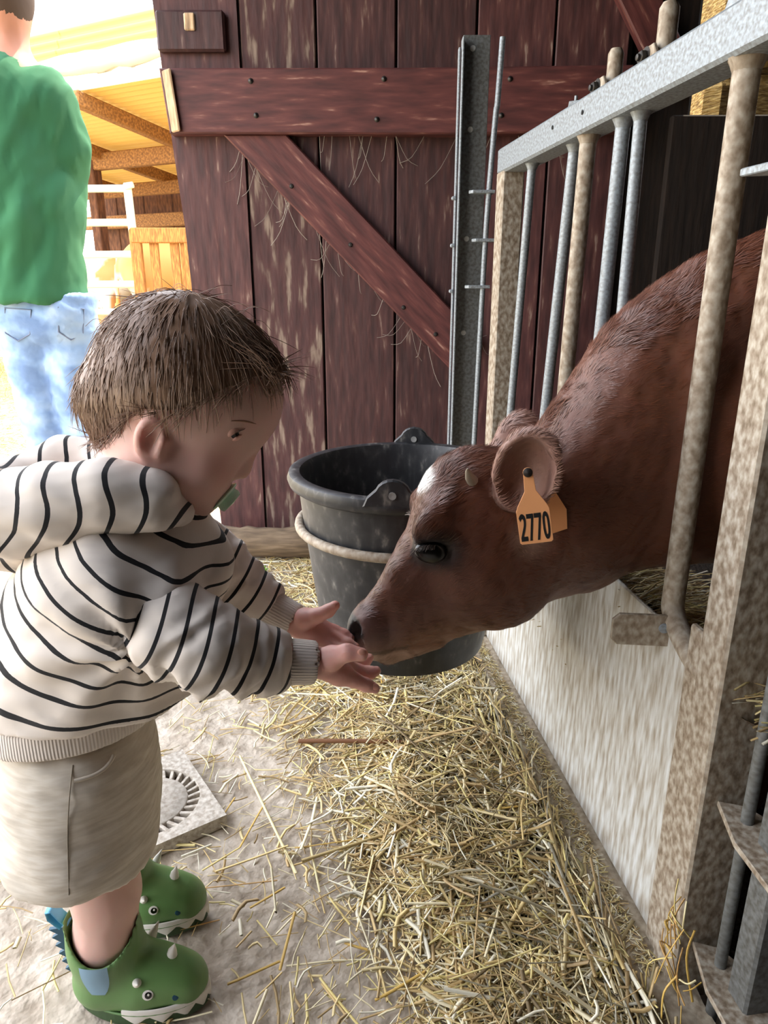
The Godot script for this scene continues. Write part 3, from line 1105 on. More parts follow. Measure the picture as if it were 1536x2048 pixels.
func make_calf() -> void:
	var t := thing("calf", "reddish brown calf stretching its head through the feed gate, with ear tag 2770", "calf")
	var f := Field.new()
	f.squash = calf_squash
	f.lip = 1.35
	# head
	var muzzle := Vector3(-0.004, 0.440, 0)
	f.cone(Vector3(0.112, 0.580, 0), Vector3(0.0, 0.450, 0), 0.074, 0.033, 0.02)
	f.orb(Vector3(0.120, 0.577, 0), 0.080, 0.02)
	f.orb(Vector3(0.103, 0.606, 0), 0.056, 0.02)
	f.cone(Vector3(0.125, 0.510, 0), Vector3(0.004, 0.434, 0), 0.094, 0.034, 0.03)
	f.orb(Vector3(-0.010, 0.440, 0), 0.036, 0.016)
	f.cone(Vector3(0.060, 0.430, 0), Vector3(0.012, 0.409, 0), 0.032, 0.021, 0.012)
	for s in [-1, 1]:
		f.orb(Vector3(-0.012, 0.447, 0.024 * s), 0.024, 0.012)
		f.orb(Vector3(0.060, 0.584, 0.068 * s), 0.028, 0.03)       # brow
		f.egg(Vector3(0.150, 0.515, 0.075 * s), Vector3(0.06, 0.062, 0.03), Basis.IDENTITY, 0.04)   # cheek
	# neck
	f.cone(Vector3(0.15, 0.550, 0), Vector3(0.255, 0.582, 0), 0.096, 0.115, 0.03)
	f.cone(Vector3(0.255, 0.582, 0), Vector3(0.40, 0.675, 0), 0.115, 0.168, 0.03)
	f.cone(Vector3(0.40, 0.68, 0), Vector3(0.62, 0.70, 0), 0.172, 0.21, 0.06)
	f.cone(Vector3(0.44, 0.83, 0), Vector3(0.58, 0.885, 0), 0.06, 0.07, 0.10)
	# trunk and legs, in the dark of the pen
	f.cone(Vector3(0.62, 0.70, 0), Vector3(1.25, 0.70, 0), 0.21, 0.215, 0.06)
	f.orb(Vector3(1.38, 0.72, 0), 0.19, 0.08)
	for s in [-1, 1]:
		f.chain([Vector3(0.62, 0.56, 0.12 * s), Vector3(0.64, 0.34, 0.12 * s), Vector3(0.63, 0.10, 0.12 * s), Vector3(0.61, 0.03, 0.12 * s)], [0.075, 0.036, 0.024, 0.034], 0.03)
		f.chain([Vector3(1.36, 0.62, 0.12 * s), Vector3(1.30, 0.42, 0.13 * s), Vector3(1.44, 0.30, 0.12 * s), Vector3(1.41, 0.10, 0.12 * s), Vector3(1.39, 0.03, 0.12 * s)], [0.12, 0.075, 0.040, 0.024, 0.034], 0.03)
	f.chain([Vector3(1.56, 0.82, 0), Vector3(1.62, 0.7, 0), Vector3(1.62, 0.45, 0)], [0.03, 0.016, 0.02], 0.03)
	# hollows: eye sockets, nostrils, mouth line
	for s in [-1, 1]:
		f.egg(Vector3(0.054, 0.5625, 0.090 * s), Vector3(0.022, 0.013, 0.016), Basis(Vector3(0, 0, 1), -0.12), 0.014, 1)
		f.egg(Vector3(-0.0365, 0.450, 0.031 * s), Vector3(0.0095, 0.0130, 0.013), Basis(Vector3(0, 0, 1), -0.25), 0.006, 1)
		f.egg(Vector3(-0.030, 0.438, 0.034 * s), Vector3(0.010, 0.005, 0.006), Basis(Vector3(0, 0, 1), -0.8), 0.006, 1)
		f.cone(Vector3(-0.030, 0.4205, 0.044 * s), Vector3(0.030, 0.4215, 0.056 * s), 0.0040, 0.0028, 0.006, 1)
	var g := f.net(Vector3(-0.07, 0.36, -0.96), Vector3(0.452, 0.98, -0.68), 0.0042)
	f.net(Vector3(0.444, 0.0, -1.12), Vector3(1.70, 1.02, -0.62), 0.014, g)
	# ears: cupped shells
	var zn := calf_mid(0.16)
	for s in [1, -1]:
		var ef := Field.new()
		var c := pz(1052, 945, zn + 0.100) if s == 1 else pz(1028, 893, zn - 0.080)
		var open := Vector3(-0.30, -0.10, 0.95).normalized() if s == 1 else Vector3(-0.55, 0.15, -0.82).normalized()
		var long := Vector3(0.22, 0.97, 0.0)
		long = (long - open * open.dot(long)).normalized()
		var bs := Basis(long.cross(open), long, open)
		ef.egg(c, Vector3(0.036, 0.050, 0.030), bs, 0.006)
		ef.cone(c - open * 0.012 - long * 0.020, Vector3(0.150, 0.625, zn + 0.058 * s), 0.020, 0.026, 0.015)
		ef.egg(c + open * 0.014, Vector3(0.0305, 0.044, 0.032), bs, 0.005, 1)
		ef.cut(c + open * 0.012, open, 0.006)
		ef.net(c - Vector3(0.09, 0.08, 0.09), c + Vector3(0.09, 0.08, 0.09), 0.0026, g)
	g.smooth()
	var nf := noise(91, 40.0, 3)
	var nl := noise(92, 9.0, 3)
	g.displace(func(p, _n): return 0.0012 * nf.get_noise_3d(p.x, p.y, p.z) + 0.0025 * nl.get_noise_3d(p.x, p.y * 1.4, p.z))
	var eye_at := Vector3(0.060, 0.544, 0)
	g.paint(func(p, _n):
		var c := calf_color(p, nl)
		return c)
	var hide := mat(Color.WHITE, 0.55)
	hide.vertex_color_use_as_albedo = true
	hide.rim_enabled = true
	hide.rim = 0.25
	hide.rim_tint = 0.6
	var body := part("body", g, hide, t)
	body.set_meta("label", "reddish brown coat")
	# eyes with heavy lids and pale lashes
	for s in [-1, 1]:
		var e := Geo.new()
		var ex := 0.054
		var zc: float = calf_mid(ex) + s * 0.0590
		var c := Vector3(ex, 0.5605, zc)
		e.ball(c, Vector3(0.0190, 0.0140, 0.011), 20, 12, Basis(Vector3(0, 0, 1), -0.15))
		part("eye", e, M.calf_eye, t)
		e = Geo.new()
		var lr := RandomNumberGenerator.new()
		lr.seed = 4
		for k in 24:
			var a := lerpf(0.15, PI * 0.6, k / 23.0)
			var b := c + Vector3(-0.017 * cos(a), 0.0105 * sin(a), 0.004 * s)
			var tip := b + Vector3(-0.006 * cos(a) - 0.004, -0.004 + 0.003 * lr.randf(), s * (0.011 + 0.004 * lr.randf()))
			e.tube([b, (b + tip) * 0.5 + Vector3(0, 0.002, 0), tip], [0.00045, 0.0003, 0.0001], 4)
		part("eyelashes", e, M.lash, t).set_meta("kind", "stuff")
	# horn bud and the white curl on the forehead
	var hb := Geo.new()
	var hp := calf_point(930, 932)
	hp.z = calf_mid(hp.x) + 0.052
	hb.tube([hp - Vector3(-0.004, 0.006, 0.006), hp, hp + Vector3(-0.003, 0.008, 0.005), hp + Vector3(-0.004, 0.012, 0.007)], [0.007, 0.0058, 0.0035, 0.001], 10)
	part("horn_bud", hb, mat(Color(0.62, 0.57, 0.50), 0.6), t)
	# ear tag
	var tag := Node3D.new()
	tag.name = "ear_tag"
	tag.set_meta("label", "orange plastic ear tag printed 2770")
	t.add_child(tag)
	var tz := zn + 0.118
	var top := pz(1055, 940, tz)
	var foot := pz(1074, 1086, tz + 0.004)
	var up := (top - foot).normalized()
	var face := Vector3(-0.15, 0.05, 1.0)
	face = (face - up * up.dot(face)).normalized()
	var bs := Basis(up.cross(face), up, face)
	tag.transform = Transform3D(bs, foot)
	var H := top.distance_to(foot)
	var w := H * 0.215
	g = Geo.new()
	var ol := [Vector2(-w + 0.002, 0), Vector2(w - 0.002, 0), Vector2(w, 0.002), Vector2(w, H * 0.46), Vector2(w * 0.86, H * 0.53), Vector2(w * 0.34, H * 0.72), Vector2(w * 0.28, H * 0.95)]
	for k in 7:
		var an := PI * k / 6.0
		ol.append(Vector2(w * 0.30 * cos(an), H * 0.97 + w * 0.30 * sin(an)))
	ol.append_array([Vector2(-w * 0.28, H * 0.95), Vector2(-w * 0.34, H * 0.72), Vector2(-w * 0.86, H * 0.53), Vector2(-w, H * 0.46), Vector2(-w, 0.002)])
	g.prism(ol, 0.0014, Transform3D.IDENTITY, 0.0003)
	part("tag_plate", g, M.tag, tag)
	var tm := TextMesh.new()
	tm.text = "2770"
	var fnt := SystemFont.new()
	fnt.font_names = PackedStringArray(["Droid Sans"])
	fnt.font_weight = 700
	tm.font = fnt
	tm.font_size = 64
	tm.depth = 0.03
	tm.pixel_size = 0.01
	var bb := tm.get_aabb()
	var tw := 1.80 * w / bb.size.x
	var th := H * 0.38 / bb.size.y
	var ctr := bb.get_center()
	part("number", tm, mat(Color(0.03, 0.03, 0.035), 0.6), tag, Transform3D(Basis.from_scale(Vector3(tw, th, 0.02)), Vector3(-ctr.x * tw, H * 0.235 - ctr.y * th, 0.0008)))
	g = Geo.new()
	g.lathe([Vector2(0.0052, 0.0), Vector2(0.005, 0.002), Vector2(0.002, 0.004), Vector2(0, 0.0045)], 16, Vector3(0, H * 0.97, 0.0008), Basis(Vector3.RIGHT, PI / 2))
	part("tag_button", g, mat(Color(0.10, 0.06, 0.04), 0.6), tag)
	var back := Node3D.new()
	back.name = "ear_tag"
	back.set_meta("label", "second orange tag behind the ear")
	t.add_child(back, true)
	back.transform = Transform3D(bs.rotated(Vector3.UP, 0.25), pz(1106, 1050, zn + 0.072))
	g = Geo.new()
	g.prism([Vector2(-w, -0.012), Vector2(w * 0.9, -0.008), Vector2(w, 0.016), Vector2(w * 0.4, 0.04), Vector2(-w * 0.4, 0.04), Vector2(-w, 0.016)], 0.0014)
	part("tag_plate", g, M.tag, back)
	fur(body.mesh, t)

func calf_color(p: Vector3, nl: FastNoiseLite) -> Color:
	var c := Color(0.088, 0.028, 0.014)
	var v := 0.5 + 0.5 * nl.get_noise_3d(p.x * 1.3, p.y * 1.3, p.z * 1.3 + 4.0)
	c = c.lerp(Color(0.158, 0.054, 0.027), v)
	var zl := p.z - calf_mid(p.x)
	# darker round the eye and down the cheek
	var de := Vector2((p.x - 0.055) * 0.75, p.y - 0.560).length()
	c = c.lerp(Color(0.016, 0.008, 0.006), clampf(1.0 - (de - 0.019) / 0.016, 0, 1) * (0.94 if absf(zl) > 0.03 else 0.0))
	# muzzle: mauve grey hide, black nostril, pale lip and chin
	var dm := Vector2(p.x + 0.012, p.y - 0.440).length()
	c = c.lerp(Color(0.16, 0.09, 0.085), clampf(1.0 - (dm - 0.022) / 0.020, 0, 1) * 0.75)
	if p.x < 0.06 and p.y < 0.422:
		c = c.lerp(Color(0.46, 0.32, 0.26), clampf((0.419 - p.y) / 0.006, 0, 1) * clampf((0.06 - p.x) / 0.03, 0, 1) * 0.95)
	var dn := Vector2(p.x + 0.0365, (p.y - 0.4500) * 0.72).length()
	c = c.lerp(Color(0.006, 0.005, 0.005), clampf(1.0 - (dn - 0.0100) / 0.003, 0, 1))
	if p.x > -0.04 and p.x < 0.03 and absf(p.y - 0.4205 - 0.05 * maxf(p.x, 0.0)) < 0.0036:
		c = c.lerp(Color(0.012, 0.008, 0.008), 0.9)
	# white star on the forehead
	var dw := Vector3(p.x - 0.046, p.y - 0.632, zl * 0.6).length()
	c = c.lerp(Color(0.80, 0.76, 0.72), clampf(1.0 - (dw - 0.014) / 0.006, 0, 1))
	# pale root of the jaw behind the ear tag
	var dp := Vector3(p.x - 0.172, p.y - 0.572, (zl - 0.06) * 0.6).length()
	c = c.lerp(Color(0.34, 0.21, 0.15), clampf(1.0 - (dp - 0.010) / 0.024, 0, 1) * 0.7)
	# throat and dewlap lighter
	c = c.lerp(Color(0.27, 0.12, 0.06), clampf((0.47 + (p.x - 0.1) * 0.18 - p.y) / 0.05, 0, 1) * 0.5)
	# ears: greyer, rosy inside
	var zn := calf_mid(0.16)
	if p.distance_to(Vector3(0.158, 0.655, zn + 0.104)) < 0.062 or p.distance_to(Vector3(0.176, 0.650, zn - 0.082)) < 0.058:
		c = c.lerp(Color(0.33, 0.185, 0.140), 0.75)
	return c

func fur(m: ArrayMesh, t: Node3D) -> void:
	var a := m.surface_get_arrays(0)
	var v: PackedVector3Array = a[Mesh.ARRAY_VERTEX]
	var n: PackedVector3Array = a[Mesh.ARRAY_NORMAL]
	var c: PackedColorArray = a[Mesh.ARRAY_COLOR]
	var ix: PackedInt32Array = a[Mesh.ARRAY_INDEX]
	var hair := Geo.new()
	# one blade: a thin curved triangle strip along +y, width along x
	var pts := [[0.0, 0.0, 1.0], [0.4, 0.05, 0.85], [0.75, 0.16, 0.5], [1.0, 0.30, 0.0]]
	for q in pts:
		hair.vert(Vector3(-0.5 * q[2], q[0], -q[1]), Vector3(0, 0.2, 1).normalized())
		hair.vert(Vector3(0.5 * q[2], q[0], -q[1]), Vector3(0, 0.2, 1).normalized())
	for k in 3:
		hair.face(k * 2, k * 2 + 1, k * 2 + 3)
		hair.face(k * 2, k * 2 + 3, k * 2 + 2)
	var r := RandomNumberGenerator.new()
	r.seed = 17
	var xs: Array[Transform3D] = []
	var cs := PackedColorArray()
	var nl := noise(93, 22.0, 2)
	for i in range(0, ix.size(), 3):
		var p0 := v[ix[i]]
		var p1 := v[ix[i + 1]]
		var p2 := v[ix[i + 2]]
		if p0.x > 0.62:
			continue
		var area := (p1 - p0).cross(p2 - p0).length() * 0.5
		var want := area * 400000.0
		var nose := p0.x < -0.012 and p0.y < 0.47
		if nose:
			want *= 0.12
		var de := Vector2(p0.x - 0.054, p0.y - 0.5605).length()
		if de < 0.017 and absf(p0.z - calf_mid(p0.x)) > 0.03:
			continue
		var cnt := int(want) + (1 if r.randf() < want - int(want) else 0)
		for k in cnt:
			var u := r.randf()
			var w := r.randf()
			if u + w > 1.0:
				u = 1.0 - u
				w = 1.0 - w
			var p := p0 + (p1 - p0) * u + (p2 - p0) * w
			var nn := (n[ix[i]] + n[ix[i + 1]] + n[ix[i + 2]]).normalized()
			var flow := Vector3(0.86, 0.30, 0.0)
			if p.x < 0.16:
				flow = Vector3(0.75, 0.62, 0.0) if p.y > 0.5 else Vector3(0.95, 0.15, 0.0)
			if p.x > 0.15 and p.y < 0.62:
				flow = Vector3(0.9, -0.1, 0)
			flow += Vector3(nl.get_noise_3d(p.x, p.y, p.z), nl.get_noise_3d(p.y, p.z, p.x), nl.get_noise_3d(p.z, p.x, p.y)) * 0.7
			flow += Vector3(r.randf() - 0.5, r.randf() - 0.5, r.randf() - 0.5) * 0.35
			var crest := p.x > 0.06 and nn.y > 0.55
			var lift := 0.26 if not crest else 0.5
			var d := (flow - nn * nn.dot(flow)).normalized() + nn * (lift * (0.5 + r.randf()))
			d = d.normalized()
			var side := d.cross(nn).normalized()
			var fw := side.cross(d).normalized()
			var ln := (0.0065 + 0.004 * r.randf()) * (1.0 if not crest else 1.3)
			if nose:
				ln *= 0.6
			var wd := 0.00064 + 0.00034 * r.randf()
			xs.append(Transform3D(Basis(side * wd, d * ln, fw * ln), p - nn * 0.0006))
			var base := c[ix[i]]
			cs.append((base * (0.85 + 0.6 * r.randf())).clamp())
	var mm := MultiMesh.new()
	mm.transform_format = MultiMesh.TRANSFORM_3D
	mm.use_colors = true
	hair.colored = false
	mm.mesh = hair.mesh()
	mm.instance_count = xs.size()
	for i in xs.size():
		mm.set_instance_transform(i, xs[i])
		mm.set_instance_color(i, cs[i])
	var fm := mat(Color.WHITE, 0.42)
	fm.vertex_color_use_as_albedo = true
	stuff("fur", mm, fm, t)

# ---------------------------------------------------------------- the toddler
const KZ := -0.71

func kid_body_field() -> Field:
	var f := Field.new()
	var fw := Vector3(0.78, -0.62, 0).normalized()
	var up := Vector3(0.62, 0.78, 0).normalized()
	var hb := Basis(fw, up, fw.cross(up))
	# skull, face
	f.egg(pz(372, 768, KZ), Vector3(0.088, 0.083, 0.070), hb, 0.02)
	f.orb(pz(462, 800, KZ), 0.047, 0.03)
	f.egg(pz(412, 885, KZ), Vector3(0.035, 0.052, 0.051), hb, 0.025)
	f.cone(pz(385, 950, KZ), pz(412, 962, KZ), 0.030, 0.021, 0.02)
	f.orb(pz(398, 1003, KZ), 0.0145, 0.015)
	f.orb(pz(420, 968, KZ), 0.018, 0.012)
	for s in [-1, 1]:
		f.orb(pz(402, 940, KZ + 0.028 * s), 0.028, 0.02)
		f.cone(pz(318, 915, KZ + 0.035 * s), pz(385, 985, KZ + 0.014 * s), 0.030, 0.020, 0.02)
	f.cone(pz(500, 882, KZ), pz(490, 928, KZ), 0.006, 0.0078, 0.010)
	f.orb(pz(482, 941, KZ), 0.0090, 0.006)
	for s in [-1, 1]:
		f.orb(pz(470, 945, KZ + 0.0078 * s), 0.0064, 0.006)
		f.orb(pz(471, 958, KZ + 0.0042 * s), 0.0022, 0.003, 1)
	# ears
	for s in [-1, 1]:
		var c := pz(302, 876, KZ + 0.066 * s)
		var eb := Basis(Vector3(0, 0, 1), -0.25) * Basis(Vector3.UP, 0.35 * s)
		f.egg(c, Vector3(0.0155, 0.0225, 0.0085), eb, 0.004)
		f.egg(c + Vector3(0.003, -0.001, 0.0085 * s), Vector3(0.0098, 0.0155, 0.0075), eb, 0.003, 1)
		f.cone(c + Vector3(0.011, -0.003, 0.001 * s), c + Vector3(0.006, -0.017, 0.001 * s), 0.0045, 0.0042, 0.004)
		f.cone(c + Vector3(-0.006, 0.008, 0.002 * s), c + Vector3(-0.004, -0.010, 0.002 * s), 0.0022, 0.0018, 0.003)
	# neck, trunk, hips
	f.chain([pz(318, 880, KZ), pz(275, 985, KZ), pz(240, 1080, KZ)], [0.047, 0.043, 0.055], 0.03)
	f.chain([pz(240, 1120, KZ), pz(190, 1280, KZ), pz(150, 1480, KZ)], [0.058, 0.070, 0.068], 0.03)
	# arms: near (right) and far (left)
	var ns := pz(240, 1160, KZ + 0.085)
	var ne := pz(400, 1292, KZ + 0.098)
	var nw := pz(628, 1324, -0.648)
	f.chain([pz(240, 1120, KZ), ns, ne, nw], [0.045, 0.030, 0.026, 0.0165], 0.02)
	var fs := pz(370, 1090, KZ - 0.085)
	var fe := pz(470, 1175, KZ - 0.10)
	var fwp := pz(582, 1244, -0.792)
	f.chain([pz(240, 1120, KZ), fs, fe, fwp], [0.045, 0.030, 0.026, 0.0170], 0.02)
	# near hand: thumb on top, palm turned up and away, fingers reaching forward and down
	var H := [
		[[nw, pz(664, 1316, -0.644), pz(694, 1305, -0.636), pz(723, 1309, -0.636)], [0.0120, 0.0125, 0.0088, 0.0070]],
		[[nw, pz(680, 1347, -0.656), pz(706, 1359, -0.657), pz(732, 1370, -0.660), pz(750, 1377, -0.662)], [0.0140, 0.0130, 0.0080, 0.0072, 0.0056]],
		[[nw, pz(682, 1333, -0.671), pz(712, 1342, -0.676), pz(738, 1346, -0.680), pz(752, 1342, -0.683)], [0.0140, 0.0125, 0.0080, 0.0072, 0.0056]],
		[[nw, pz(680, 1322, -0.686), pz(708, 1326, -0.694), pz(728, 1324, -0.700), pz(738, 1316, -0.703)], [0.0135, 0.0120, 0.0078, 0.0068, 0.0054]],
		[[nw, pz(672, 1316, -0.697), pz(694, 1318, -0.708), pz(708, 1314, -0.714), pz(716, 1307, -0.717)], [0.0120, 0.0105, 0.0068, 0.0060, 0.0048]],
	]
	for h in H:
		f.chain(h[0], h[1], 0.0038)
	# far hand: open palm facing the camera, thumb raised
	var G := [
		[[fwp, pz(612, 1238, -0.780), pz(636, 1231, -0.772), pz(656, 1222, -0.769), pz(670, 1211, -0.768)], [0.0130, 0.0135, 0.0090, 0.0078, 0.0060]],
		[[fwp, pz(634, 1254, -0.790), pz(668, 1262, -0.793), pz(688, 1269, -0.790), pz(701, 1276, -0.786)], [0.0140, 0.0130, 0.0078, 0.0068, 0.0052]],
		[[fwp, pz(638, 1264, -0.784), pz(672, 1279, -0.780), pz(696, 1288, -0.774), pz(711, 1294, -0.770)], [0.0140, 0.0130, 0.0080, 0.0070, 0.0054]],
		[[fwp, pz(634, 1276, -0.776), pz(664, 1293, -0.768), pz(684, 1301, -0.760), pz(696, 1304, -0.755)], [0.0140, 0.0130, 0.0076, 0.0068, 0.0052]],
		[[fwp, pz(628, 1280, -0.768), pz(654, 1296, -0.758), pz(670, 1304, -0.750), pz(680, 1306, -0.746)], [0.0125, 0.0115, 0.0066, 0.0058, 0.0046]],
	]
	for h in G:
		f.chain(h[0], h[1], 0.0038)
	# legs
	for s in [[-0.666, 0], [-0.780, 28]]:
		f.chain([pz(150, 1480, KZ), pz(160 + s[1], 1620, s[0]), pz(212 + s[1], 1780, s[0]), pz(213 + s[1], 1860, s[0]), pz(212 + s[1], 1955, s[0]), pz(235 + s[1], 1980, s[0])], [0.060, 0.046, 0.037, 0.0345, 0.022, 0.014], 0.02)
	return f

func cloth_noise(g: Geo, big: float, small: float, sd: int) -> void:
	var a := noise(sd, 7.0, 2)
	var b := noise(sd + 1, 24.0, 2)
	g.displace(func(p, _n): return big * a.get_noise_3d(p.x, p.y * 2.2 + p.x * 1.2, p.z) + small * b.get_noise_3d(p.x * 0.7, p.y * 1.7, p.z * 0.7))

func make_kid() -> void:
	var t := thing("person", "toddler in a striped hoodie, beige shorts and green boots reaching both hands to the calf", "person")
	var f := kid_body_field()
	var g := Geo.new()
	f.net(pz(170, 560, KZ) + Vector3(-0.02, 0, -0.12), pz(590, 1060, KZ) + Vector3(0.03, 0, 0.12), 0.003, g) if false else null
	var lo := Vector3(-0.31, 0.585, -0.81)
	var hi := Vector3(-0.06, 0.875, -0.61)
	f.net(lo, hi, 0.0029, g)
	f.net(Vector3(-0.125, 0.395, -0.84), Vector3(0.012, 0.56, -0.61), 0.0021, g)
	f.net(Vector3(-0.46, -0.02, -0.84), Vector3(-0.118, 0.588, -0.59), 0.010, g)
	g.smooth()
	var nf := noise(121, 30.0, 2)
	var ear := pz(302, 876, KZ + 0.066)
	var cheek := pz(425, 940, KZ + 0.05)
	g.paint(func(p, _n):
		var c := Color(0.68, 0.44, 0.37)
		c = c.lerp(Color(0.72, 0.41, 0.35), clampf(0.4 + 0.8 * nf.get_noise_3d(p.x, p.y, p.z), 0, 1) * 0.5)
		if p.y < 0.56 and p.x > -0.13:
			c = c.lerp(Color(0.78, 0.37, 0.31), 0.6)
		c = c.lerp(Color(0.70, 0.28, 0.20), 0.5 * clampf(1.0 - (p - ear).length() / 0.035, 0, 1))
		c = c.lerp(Color(0.72, 0.33, 0.27), 0.5 * clampf(1.0 - (p - cheek).length() / 0.04, 0, 1))
		return c)
	part("body", g, M.skin, t)
	# finger nails
	var nail := mat(Color(0.93, 0.68, 0.60), 0.35)
	for q in [[pz(723, 1304, -0.6310), Vector3(0.35, 0.35, 0.87), Vector3(1, -0.15, -0.3)], [pz(750, 1374, -0.657), Vector3(0.25, 0.35, 0.9), Vector3(1, -0.5, -0.1)]]:
		var ng := Geo.new()
		var y: Vector3 = q[1].normalized()
		var x: Vector3 = (q[2] - y * y.dot(q[2])).normalized()
		ng.ball(q[0], Vector3(0.0042, 0.0012, 0.0034), 12, 8, Basis(x, y, x.cross(y)))
		part("finger_nail", ng, nail, t)
	# eyes under lowered lids, and brows
	var seen := seen_point(f, 474, 866, -0.55)
	for s in [1, -1]:
		var c := Vector3(seen.x, seen.y, KZ + (seen.z - KZ) * s) + Vector3(-0.0035, 0.001, -0.0050 * s)
		c += Vector3(-0.0022, 0, -0.0016 * s)
		var e := Geo.new()
		e.ball(c, Vector3(0.0092, 0.0092, 0.0092), 18, 12)
		var eye := part("eye", e, M.eye_dark, t)
		var lf := Field.new()
		lf.orb(c, 0.0108, 0.002)
		lf.cut(c + Vector3(0.0038, -0.0035, 0), Vector3(0.55, -0.80, 0.2 * s), 0.002)
		part("eyelid", lf.net(c - Vector3.ONE * 0.014, c + Vector3.ONE * 0.014, 0.0013), M.lid, eye)
		var lf2 := Field.new()
		lf2.orb(c, 0.0108, 0.002)
		lf2.cut(c + Vector3(0.0048, -0.0058, 0), Vector3(-0.55, 0.80, -0.2 * s), 0.002)
		part("eyelid", lf2.net(c - Vector3.ONE * 0.014, c + Vector3.ONE * 0.014, 0.0013), M.lid, eye)
		e = Geo.new()
		var nrm := Vector3(0.55, -0.80, 0.2 * s).normalized()
		var across := nrm.cross(Vector3(0.8, 0.5, 0)).normalized()
		var ahead := across.cross(nrm).normalized()
		if ahead.x < 0:
			ahead = -ahead
		var base := c + nrm * 0.0050
		for k in 30:
			var a := lerpf(-1.25, 1.25, k / 29.0)
			var dirr := (ahead * cos(a) + across * sin(a)).normalized()
			var b := base + dirr * 0.0094
			e.tube([b, b + dirr * 0.0022 + Vector3(0, -0.0012, 0), b + dirr * 0.0045 + Vector3(0, -0.0010, 0)], [0.0004, 0.00025, 0.00005], 4)
		part("eyelashes", e, M.hair_dark, eye).set_meta("kind", "stuff")
		e = Geo.new()
		var br := []
		for k in 7:
			var a := k / 6.0
			var q := seen_point(f, lerpf(512, 462, a), lerpf(848, 842, a) - 2.5 * sin(PI * a), -0.55)
			br.append(Vector3(q.x, q.y, KZ + (q.z - KZ) * s))
		e.tube(br, [0.0003, 0.0007, 0.0009, 0.0009, 0.0008, 0.0006, 0.0003], 6)
		part("eyebrow", e, M.brow, t)
	make_hair(t)
	make_hoodie(t)
	# shorts
	var sf := Field.new()
	sf.cone(pz(150, 1440, KZ), pz(160, 1580, KZ), 0.084, 0.092, 0.03)
	sf.chain([pz(158, 1540, -0.672), pz(160, 1680, -0.662), pz(166, 1830, -0.660)], [0.078, 0.075, 0.070], 0.03)
	sf.chain([pz(180, 1540, -0.755), pz(190, 1680, -0.765), pz(200, 1830, -0.768)], [0.076, 0.073, 0.068], 0.03)
	var hem := pz(165, 1792, -0.60)
	var hn := Vector3(-0.10, -1.0, 0.0)
	sf.cut(hem, hn, 0.004)
	var top := pz(150, 1420, KZ)
	sf.cut(top, Vector3(-0.02, 1, 0), 0.004)
	g = sf.net(Vector3(-0.50, 0.08, -0.88), Vector3(-0.21, 0.42, -0.54), 0.0058)
	cloth_noise(g, 0.0045, 0.0016, 131)
	var sh := part("shorts", g, M.shorts, t)
	var cf := Field.new()
	cf.chain([pz(160, 1680, -0.662), pz(166, 1830, -0.660)], [0.0775, 0.0728], 0.02)
	cf.chain([pz(190, 1680, -0.765), pz(200, 1830, -0.768)], [0.0755, 0.0708], 0.02)
	cf.cut(hem + Vector3(0, -0.001, 0), hn, 0.003)
	cf.cut(hem + Vector3(0, 0.017, 0), -hn, 0.003)
	g = cf.net(Vector3(-0.50, 0.08, -0.88), Vector3(-0.21, 0.30, -0.54), 0.0045)
	part("hem", g, M.shorts, sh)
	# side seam and pocket edge
	g = Geo.new()
	var line := []
	for k in 15:
		var a := k / 14.0
		line.append(seen_point(sf, lerpf(146, 134, a) - 5.0 * sin(a * 4.0), lerpf(1530, 1790, a), -0.4))
	g.tube(line, 0.0007, 5)
	part("seam", g, mat(Color(0.50, 0.46, 0.40), 0.9), sh)
	g = Geo.new()
	line = []
	for q in [[148, 1562], [165, 1558], [188, 1550], [208, 1538], [222, 1522], [228, 1510]]:
		line.append(seen_point(sf, q[0], q[1], -0.4))
	g.tube(smoothpath(line, 4), 0.0022, 7)
	part("pocket_edge", g, M.shorts, sh)
	make_boot(t, Vector3(-0.384, 0.0, -0.662), 0.0)
	make_boot(t, Vector3(-0.415, 0.0, -0.780), 0.02)
	# pacifier, held in the mouth
	var pc := thing("pacifier", "pale green pacifier in the toddler's mouth", "pacifier")
	var fw := Vector3(0.72, -0.69, 0).normalized()
	var pb := Basis(Quaternion(Vector3.UP, fw))
	var c := pz(449, 992, KZ)
	g = Geo.new()
	g.lathe([Vector2(0.0, -0.004), Vector2(0.012, -0.004), Vector2(0.019, -0.0015), Vector2(0.0205, 0.0), Vector2(0.019, 0.0018), Vector2(0.010, 0.001), Vector2(0.0, 0.001)], 32, c, pb * Basis.from_scale(Vector3(0.85, 1, 1.1)))
	part("shield", g, M.mint, pc)
	g = Geo.new()
	g.lathe([Vector2(0.0125, 0.0), Vector2(0.0138, 0.006), Vector2(0.0125, 0.0095), Vector2(0.0, 0.0110)], 28, c + fw * 0.001, pb)
	part("knob", g, M.mint, pc)

# where a ray from outside meets a garment
func surface_point(f: Field, p: Vector3, d: Vector3) -> Vector3:
	d = d.normalized()
	var best := p
	var least := 1e9
	for k in 60:
		var s := f.at(p)
		if s < least:
			least = s
			best = p
		if s < 0.0003 or s > least + 0.05:
			break
		p += d * s * 0.8
	return best

func seen_point(f: Field, x: float, y: float, z: float) -> Vector3:
	return surface_point(f, pz(x, y, z), sight(x, y))

